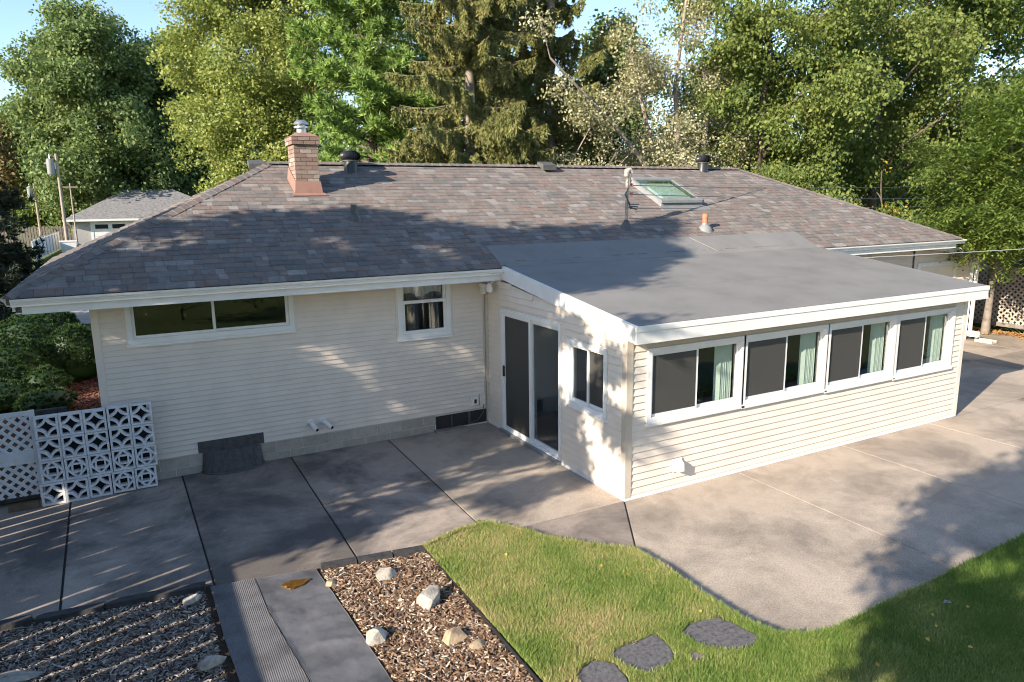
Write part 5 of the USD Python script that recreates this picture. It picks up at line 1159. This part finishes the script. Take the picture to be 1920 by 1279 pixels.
# dark spruce at the left edge of the picture
pine('spruce_tree', 'dark shaded spruce reaching in at the left picture edge', -10.1, 17.0, 10.2, 2.5, 141, 'nd_dark', z0=.5, levels=26, arms=8, step=.26, per=14, ln=.22, wd=.026, lift=-.10)
broadleaf('bush', 'pale green low bush behind the left roof corner', -10.2, 22, 1.9, 1.1, .3, 'lf_mid', 142, nb=6, dens=4, per=22, size=.12, spread=.2, gap=.3, trunk_r=.06, cat='bush')

# globe arborvitae beside the house
def globe(x, y, r, h, seed, label):
    rng = np.random.default_rng(seed); t = thing('evergreen_shrub', label, 'shrub', group=None)
    P(t, 'trunk', tube([(x, y, -.05), (x, y, h * .5)], .05, 7), M['bark'])
    n = int(950 * r * h); d = rnd_unit(rng, n); d[:, 2] = np.abs(d[:, 2]) * 1.15 - .25; rr = 1 + .30 * (fbm(d * 2.6 + seed, 3, seed) - .5)
    C = np.array([x, y, h * .42]) + d * np.array([r, r, h * .58]) * (rr * rng.uniform(.86, 1.03, n))[:, None]
    core = trimesh.creation.icosphere(3, .86); cv = core.vertices * np.array([r, r, h * .56]) * (1 + .30 * (fbm(core.vertices * 2.6 + seed, 3, seed) - .5))[:, None] + [x, y, h * .42]
    P(t, 'inner_branches', (cv, core.faces), M['nd_arbor'], True)
    P(t, 'foliage', tufts(rng, C, d * .8 + [0, 0, .5], 22, .075, .011, .7), M['nd_arbor'], kind='stuff', isl=66)
globe(-7.30, 8.6, 1.08, 1.62, 1, 'largest globe evergreen at the back of the clump beside the house')
globe(-7.72, 7.1, .80, 1.18, 2, 'rounded evergreen shrub at the front left of the clump')
globe(-6.62, 7.6, .62, 1.30, 3, 'evergreen shrub nearest the house wall')
globe(-7.12, 6.3, .46, .62, 4, 'smallest globe evergreen behind the breeze block screen')
globe(-8.30, 7.9, .8, 1.2, 5, 'evergreen shrub half cut by the left picture edge')
globe(-8.0, 5.7, .8, .55, 6, 'low spreading evergreen behind the white lattice')

globe(-7.0, 5.0, .5, .42, 7, 'low evergreen clump just behind the dark timber rail')

# parked car, only its tail inside the picture
car = thing('parked_car', 'blue car parked beyond the shrubs at the left picture edge', 'car', (-10.72, 11.9, gz(11.9)))
prof = Polygon([(-2.1, .32), (-2.1, .72), (-1.5, .86), (-.9, .9), (-.35, 1.36), (1.15, 1.40), (1.75, 1.18), (2.05, 1.0), (2.18, .62), (2.15, .30)]).buffer(.06).buffer(-.02)
def carf(m): v, f = as_vf(m); return np.stack([v[:, 0], v[:, 2], v[:, 1]], 1), f[:, ::-1]
P(car, 'body', carf(extrude(prof, -.85, .85)), M['carblue'])
P(car, 'window', carf(extrude(Polygon([(-.78, .93), (-.3, 1.31), (1.1, 1.34), (1.55, 1.12), (1.5, .95)]), -.865, .865)), M['dark'])
P(car, 'tail_light', box(2.16, 2.235, -.83, -.55, .62, .86), M['red']); P(car, 'tail_light', box(2.16, 2.235, .55, .83, .62, .86), M['red'])
for x in (-1.35, 1.35):
    for y in (-.8, .8):
        wv = xf(lathe([(0, -.1), (.2, -.1), (.31, -.09), (.31, .09), (.2, .1), (0, .1)], 18), rx(math.pi / 2), (x, y, .31)); w_ = P(car, 'wheel', wv, M['tyre'], 30)
        P(w_, 'rim', xf(lathe([(0, .0), (.19, .0)], 14), rx(math.pi / 2), (x, y + math.copysign(.104, y), .31)), M['steel'])

# ------------------------------------------------------------------ neighbours at the left
def lapwall(parent, f, w, h, e, mat, name='siding_board'):
    for k in range(int(h / e)): P(parent, name, f(join(box(0, w, k * e + .005, (k + 1) * e, 0, .012 + .0), )), M[mat])
gar = thing('neighbour_garage', 'grey garage with a shingled hip roof and white trim beyond the left roof edge', 'garage', (-9.2, 55.0, gz(55)), 2)
E_ = 2.45
P(gar, 'wall', box(.5, 12.5, .5, 8, 0, E_ - .05), M['greysiding'])
rv = np.array([[0, 0, E_], [13, 0, E_], [13, 8.5, E_], [0, 8.5, E_], [4.6, 4.25, E_ + 2.35], [8.4, 4.25, E_ + 2.35], [0, 0, E_ - .14], [13, 0, E_ - .14], [13, 8.5, E_ - .14], [0, 8.5, E_ - .14]])
P(gar, 'roof', (rv, np.array([[0, 1, 5], [0, 5, 4], [1, 2, 5], [2, 3, 4], [2, 4, 5], [3, 0, 4], [6, 8, 7], [6, 9, 8]])), M['gshingle'])
P(gar, 'gutter', join(box(-.06, 13, -.1, -.0, E_ - .16, E_)), M['white'])
P(gar, 'gutter', join(box(-.1, .0, -.0, 8.5, E_ - .16, E_)), M['white'])
P(gar, 'downspout', tube([(.15, -.02, E_ - .15), (.42, .42, E_ - .5), (.42, .42, .1)], .055, 8), M['white'])
gd = P(gar, 'garage_door', box(1.9, 6.8, .44, .49, .02, 2.12), M['white'])
P(gd, 'door_frame', join(box(1.74, 1.9, .42, .5, .02, 2.26), box(6.8, 6.96, .42, .5, .02, 2.26), box(1.9, 6.8, .42, .5, 2.12, 2.26)), M['white'])
for k in range(4):
    P(gd, 'pane', box(2.05 + 1.2 * k, 2.95 + 1.2 * k, .425, .44, 1.68, 2.02), M['dark'])
    P(gd, 'panel', box(2.05 + 1.2 * k, 2.95 + 1.2 * k, .43, .44, 1.1, 1.5), M['vinyl'])
wf = thing('wood_fence', 'brown vertical board fence in front of the far pale house', 'fence', (-17.5, 64, gz(64)))
for k in range(46):
    P(wf, 'fence_board', box(k * .21, k * .21 + .165, 0.0, .03 + .03 * (k % 2), .05, 1.75 + .05 * ((k * 7) % 3) / 3), M['greywood'])
P(wf, 'rail', box(0, 9.7, .05, .1, .4, .5), M['fencewood'])
vf = thing('pale_fence', 'pale grey panel fence running back beside the strip of grass', 'fence', (-10.4, 43, gz(43)))
for k in range(9):
    P(vf, 'panel', box(.05 * k, .05 * k + .04, k * 1.9, k * 1.9 + 1.8, .08, 1.35), M['lattW'])
    P(vf, 'post', box(.05 * k - .03, .05 * k + .07, k * 1.9 + 1.8, k * 1.9 + 1.9, 0, 1.45), M['steel'])
bn = thing('white_bin', 'white lidded bin standing by the garage corner', 'bin', (-8.85, 50.5, gz(50)))
P(bn, 'body', join((np.array([[-.42, -.3, 0], [.42, -.3, 0], [.42, .3, 0], [-.42, .3, 0], [-.52, -.36, .95], [.52, -.36, .95], [.52, .36, .95], [-.52, .36, .95]]), np.array([[0, 1, 5, 4], [1, 2, 6, 5], [2, 3, 7, 6], [3, 0, 4, 7], [0, 3, 2, 1]]))), M['white'])
P(bn, 'lid', box(-.55, .55, -.39, .39, .951, 1.03), M['white'])
def upole(x, y, h, r, label, trans):
    t = thing('utility_pole', label, 'utility pole', (x, y, gz(y)))
    P(t, 'pole', tube([(0, 0, -.2), (0, 0, h)], [r, r * .7], 10), M['pole'])
    if trans:
        s = trans; P(t, 'transformer', lathe([(0, h - 1.5 * s), (.24 * s, h - 1.5 * s), (.26 * s, h - 1.4 * s), (.26 * s, h - .45 * s), (.2 * s, h - .35 * s), (0, h - .33 * s)], 14, (-.42 * s, 0, 0)), M['greymetal'], 30)
        P(t, 'bushing', join(tube([(-.42 * s, 0, h - .35 * s), (-.42 * s, 0, h - .05 * s)], .05 * s, 6)), M['steel'])
        P(t, 'bracket', box(-.2 * s, 0, -.03, .03, h - 1.1 * s, h - .7 * s), M['steel'])
    else: P(t, 'crossarm', box(-.5, .5, -.05, .05, h - .35, h - .25), M['pole'])
upole(-9.05, 53.0, 7.3, .13, 'tall wooden utility pole with a grey transformer left of the garage', 1.0)
upole(-11.4, 61.8, 5.4, .10, 'distant utility pole with a small transformer near the left edge', .8)
upole(-8.43, 53.6, 5.2, .07, 'thin distant pole just right of the tall utility pole', 0)
def far_house(x, y, w, d, h, rh, label, wallm, roofm):
    t = thing('far_house', label, 'house', (x, y, gz(y)))
    P(t, 'wall', box(0, w, 0, d, 0, h), M[wallm])
    v = np.array([[-.3, -.4, h], [w + .3, -.4, h], [w + .3, d + .4, h], [-.3, d + .4, h], [-.3, d / 2, h + rh], [w + .3, d / 2, h + rh]])
    P(t, 'roof', (v, np.array([[0, 1, 5], [0, 5, 4], [2, 3, 4], [2, 4, 5], [1, 2, 5], [3, 0, 4], [0, 3, 2], [0, 2, 1]])), M[roofm])
    P(t, 'fascia', box(-.32, w + .32, -.44, -.4, h - .18, h + .02), M['white'])
    for k in range(2): P(t, 'window', box(w * (.25 + .4 * k), w * (.25 + .4 * k) + 1, -.03, -.002, .95, 1.95), M['dark'])
far_house(-22, 80, 8.2, 7, 2.5, 1.3, 'distant pale house with a dark roof behind the board fence', 'palewall', 'gshingle')
far_house(-13.2, 86, 3.6, 5, 2.2, 1.0, 'small distant shed between the pale house and the tall pole', 'greysiding', 'gshingle')
far_house(-3.5, 74, 9, 7, 3.0, 2.2, 'dark roofed house partly hidden behind the garage ridge', 'greysiding', 'deck')
# slate blue neighbour behind the lattice at right
sh = thing('neighbour_shed', 'slate blue sided outbuilding behind the tan lattice', 'shed', (17.6, -5.5, -.05))
P(sh, 'wall', box(.02, 4, 0, 8.0, 0, 2.35), M['slateblue'])
for k in range(18): P(sh, 'siding_board', (np.array([[0.018, 0, k * .13], [-.004, 0, k * .13], [.012, 0, k * .13 + .128], [.018, 0, k * .13 + .128], [0.018, 8, k * .13], [-.004, 8, k * .13], [.012, 8, k * .13 + .128], [.018, 8, k * .13 + .128]]), np.array([[0, 1, 5, 4], [1, 2, 6, 5], [2, 3, 7, 6]])), M['slateblue'])
P(sh, 'roof', (np.array([[-.35, -.3, 2.34], [-.35, 8.3, 2.34], [2, 8.3, 3.0], [2, -.3, 3.0], [4.3, 8.3, 2.34], [4.3, -.3, 2.34]]), np.array([[0, 3, 2, 1], [3, 5, 4, 2]])), M['deck'])
P(sh, 'fascia', box(-.36, -.33, -.3, 8.3, 2.2, 2.345), M['slateblue'])

# distant woodland closing the horizon
rng = np.random.default_rng(151); bl = []
for k in range(64):
    a = math.radians(-16 + 94 * k / 63); d = rng.uniform(105, 125); r = rng.uniform(4, 6.5)
    bl.append((np.array([CAM[0] + d * math.sin(a), CAM[1] + d * math.cos(a), rng.uniform(2.0, 5.5)]), np.array([r, r, r])))
C, O = blob_clumps(rng, bl, .22, .2, 5)
top('woodland', leaves(rng, C, O, 22, 1.0, .8), M['lf_dark'], 'distant belt of dark woodland along the horizon', 'woodland', kind='stuff', isl=4)

# ------------------------------------------------------------------ things in the room behind the windows
bl_names = ('first window from the corner', 'second window from the corner', 'third window from the corner', 'last window on the right')
for o, nm in zip(FWIN, bl_names):
    t = thing('vertical_blind', 'pale mint vertical blind drawn aside in the ' + nm, 'blind', (o[1] - .07, -D_ + .15, 0), group=None)
    for k in range(7): P(t, 'slat', xf(box(-.045, .045, -.002, .002, o[2] + .02, o[3] + .02), rz(-.75 + .08 * (k % 3)), (-.03 - .034 * k, .0, 0)), M['mint'])
    P(t, 'headrail', box(o[0] - o[1] + .1, .02, -.02, .02, o[3] + .02, o[3] + .06), M['mint'])
ac = thing('armchair', 'teal armchair inside the last window on the right', 'armchair', (6.45, -3.2, .04))
P(ac, 'seat', box(-.34, .34, -.34, .34, .12, .48), M['teal']); P(ac, 'backrest', box(.25, .45, -.4, .4, .12, 1.12), M['teal'])
P(ac, 'armrest', box(-.36, .3, -.5, -.36, .1, .72), M['teal']); P(ac, 'armrest', box(-.36, .3, .36, .5, .1, .72), M['teal'])
tb = thing('table', 'dark table with a pale edge inside the first window', 'table', (1.9, -2.0, .04))
P(tb, 'tabletop', box(-.9, .9, -.45, .45, .70, .74), M['greywood'])
for sx in (-.82, .82):
    for sy in (-.38, .38): P(tb, 'leg', box(sx - .03, sx + .03, sy - .03, sy + .03, 0, .70), M['greywood'])

# ------------------------------------------------------------------ yard around the camera: what shades the house
pf = thing('picket_fence', 'tall board fence at the left of the yard casting striped shadows', 'fence', (-9.0, -10.5, 0))
rng = np.random.default_rng(160); y = 0
while y < 12.6:
    hgt = 1.99 + rng.uniform(-.01, .01)
    P(pf, 'fence_board', box(0, .02, y, y + .232, .03, hgt), M['fencewood']); y += .277
P(pf, 'rail', box(.021, .06, 0, 12.6, 1.89, 1.98), M['fencewood']); P(pf, 'rail', box(.021, .06, 0, 12.6, .0, .26), M['fencewood'])
for k in range(6): P(pf, 'post', box(-.1, -.005, k * 2.4, k * 2.4 + .09, 0, 2.0), M['fencewood'])

UU = np.array([-math.cos(AZ), math.sin(AZ), 0]); VV = np.cross(UU, SUN); VV = VV if VV[2] > 0 else -VV
def yard_tree(label, outline, holes_, tr, n, seed, trunk, leafm, per=40, size=.10, spread=.16, gap=.0, thin=None):
    """a tree of the yard: its crown is the set of branches whose shade reaches the house and lawn"""
    rng = np.random.default_rng(seed); poly = Polygon(outline)
    uv = in_poly(rng, poly, n); keep = np.ones(n, bool)
    for (u, v, ru, rv) in holes_: keep &= ((uv[:, 0] - u) / ru) ** 2 + ((uv[:, 1] - v) / rv) ** 2 > rng.uniform(.8, 1.3, n)
    if thin:
        for (pl_, pr) in thin: 
            inside = shapely.contains_xy(Polygon(pl_), uv); nz = noise(np.column_stack([uv * 2.6, np.zeros(n)]), seed); keep &= ~(inside & (nz < pr))
    uv = uv[keep]
    C = uv[:, :1] * UU + uv[:, 1:] * VV - SUN * rng.uniform(*tr, (len(uv), 1))
    t = thing('yard_tree', label, 'tree')
    mid = C.mean(0); tx, ty = trunk if trunk else mid[:2]; zt = np.percentile(C[:, 2], 75)
    s = np.linspace(0, 1, 8); tp = np.column_stack([tx + (mid[0] - tx) * s ** 2, ty + (mid[1] - ty) * s ** 2, zt * s])
    P(t, 'trunk', tube(tp, .24 * (1 - .8 * s) + .03, 9), M['bark'], True)
    pick = rng.uniform(size=len(C)) < .25; q = np.clip(C[pick][:, 2] / zt - .25, .2, 1)
    P(t, 'branches', prisms(np.stack([np.interp(q, s, tp[:, j]) for j in range(3)], 1), C[pick], .03, .008), M['bark'], kind='stuff')
    P(t, 'crown', leaves(rng, C, rnd_unit(rng, len(C)), per, spread, size, .3, .2), M[leafm], kind='stuff', isl=4)
yard_tree('big leafy tree left of the yard shading the house wall and roof',
          [(2.5, -1.9), (2.5, 1.55), (2.1, 2.35), (1.75, 2.95), (1.1, 3.05), (.5, 3.15), (-.15, 3.75), (-.55, 4.25), (-.85, 5.1), (-1.2, 4.2), (-1.65, 4.15), (-2.1, 3.35), (-2.6, 2.5), (-3.3, 2.15), (-3.9, 1.75), (-3.8, .6), (-3.55, -.5), (-3.5, -1.0), (-2.9, -1.2), (-2.0, -1.55), (-1.6, -2.1), (-.5, -2.3), (1.0, -2.3)],
          [(.78, .33, .36, .24), (.30, .92, .36, .32), (.14, .50, .24, .26), (1.66, -.22, .24, .2), (.45, -.25, .25, .16), (-.15, .95, .2, .3), (-.42, 1.3, .10, .2), (1.0, 2.05, .5, .16), (.25, 2.45, .5, .17), (1.95, 1.45, .3, .17), (2.05, 1.0, .26, .15), (-2.95, .35, .2, .3), (-2.5, -1.25, .5, .1), (-1.7, -1.45, .3, .1), (-1.9, -.6, .25, .08)],
          (13.5, 18.0), 2700, 171, (-14.2, -5.0), 'lf_mid', per=54, size=.11, spread=.12,
          thin=[([(-1.9, -2), (-4.2, -2), (-4.2, 2.4), (-2.6, 2.6), (-1.7, 1.5)], .64), ([(.3, -1.5), (-2, -1.8), (-2, .2), (.3, .2)], .42), ([(2.6, -2), (1.4, -2), (1.4, 0), (2.6, 0)], .2)])
yard_tree('leafy tree behind the viewer shading the right hand corner of the lawn',
          [(-6.25, -1.4), (-6.7, -.6), (-6.55, .0), (-6.75, .9), (-7.15, 1.7), (-7.9, 2.6), (-9.5, 3.0), (-10.5, 1.5), (-10.5, -2.2), (-7.0, -2.3)],
          [(-7.1, -1.15, .2, .12), (-7.5, -1.0, .25, .08), (-7.7, .25, .2, .08), (-6.9, -1.7, .4, .25)], (13.0, 17.0), 1300, 172, (-11.0, -13.2), 'lf_mid', per=52, size=.11, spread=.13,
          thin=[([(-6.1, -2), (-7.2, -2), (-7.4, 2.2), (-6.1, 2.2)], .50), ([(-7.2, -2), (-10.5, -2), (-10.5, .2), (-7.2, .2)], .44)])
yard_tree('tree beside the driveway shading the evergreen shrubs', [(2.3, -3.4), (2.6, 1.3), (3.4, 2.0), (4.6, 1.9), (5.6, 1.0), (6.6, -.4), (6.8, -2.4), (5.0, -3.6)], [(4.4, 1.5, .5, .08), (3.4, 1.2, .4, .08)],
          (12.5, 16.0), 1500, 173, (-14.0, .8), 'lf_mid', per=44, size=.11, spread=.14)
broadleaf('bush', 'loose olive bush behind the viewer mirrored in the wide window', -3.9, -16.0, 2.6, 1.5, .3, 'lf_olive', 190, nb=9, dens=3, per=24, size=.14, spread=.24, gap=.4, trunk_r=.06, cat='bush', zb=-.06)
broadleaf('bush', 'rounded green bush behind the viewer mirrored in the wide window', -1.2, -17.5, 2.2, 1.4, .3, 'lf_mid', 191, nb=8, dens=3, per=24, size=.14, spread=.24, gap=.4, trunk_r=.06, cat='bush', zb=-.06)
# far side of the yard, seen only in the window panes
for i, (x, y, h, R) in enumerate(((-2, -34, 9, 4.5), (8, -36, 11, 5), (17, -33, 9, 4.5), (27, -36, 12, 5.5), (-13, -36, 10, 4.5), (38, -30, 10, 5))):
    broadleaf('maple_tree', ('low', 'round', 'spreading', 'broad', 'thin', 'outer')[i] + ' tree across the back yard mirrored in the window panes', x, y, h, R, 1.0, 'lf_mid', 180 + i, nb=12, dens=.9, per=24, size=.42, spread=.6, gap=.25, limbs=False, zb=-.06)
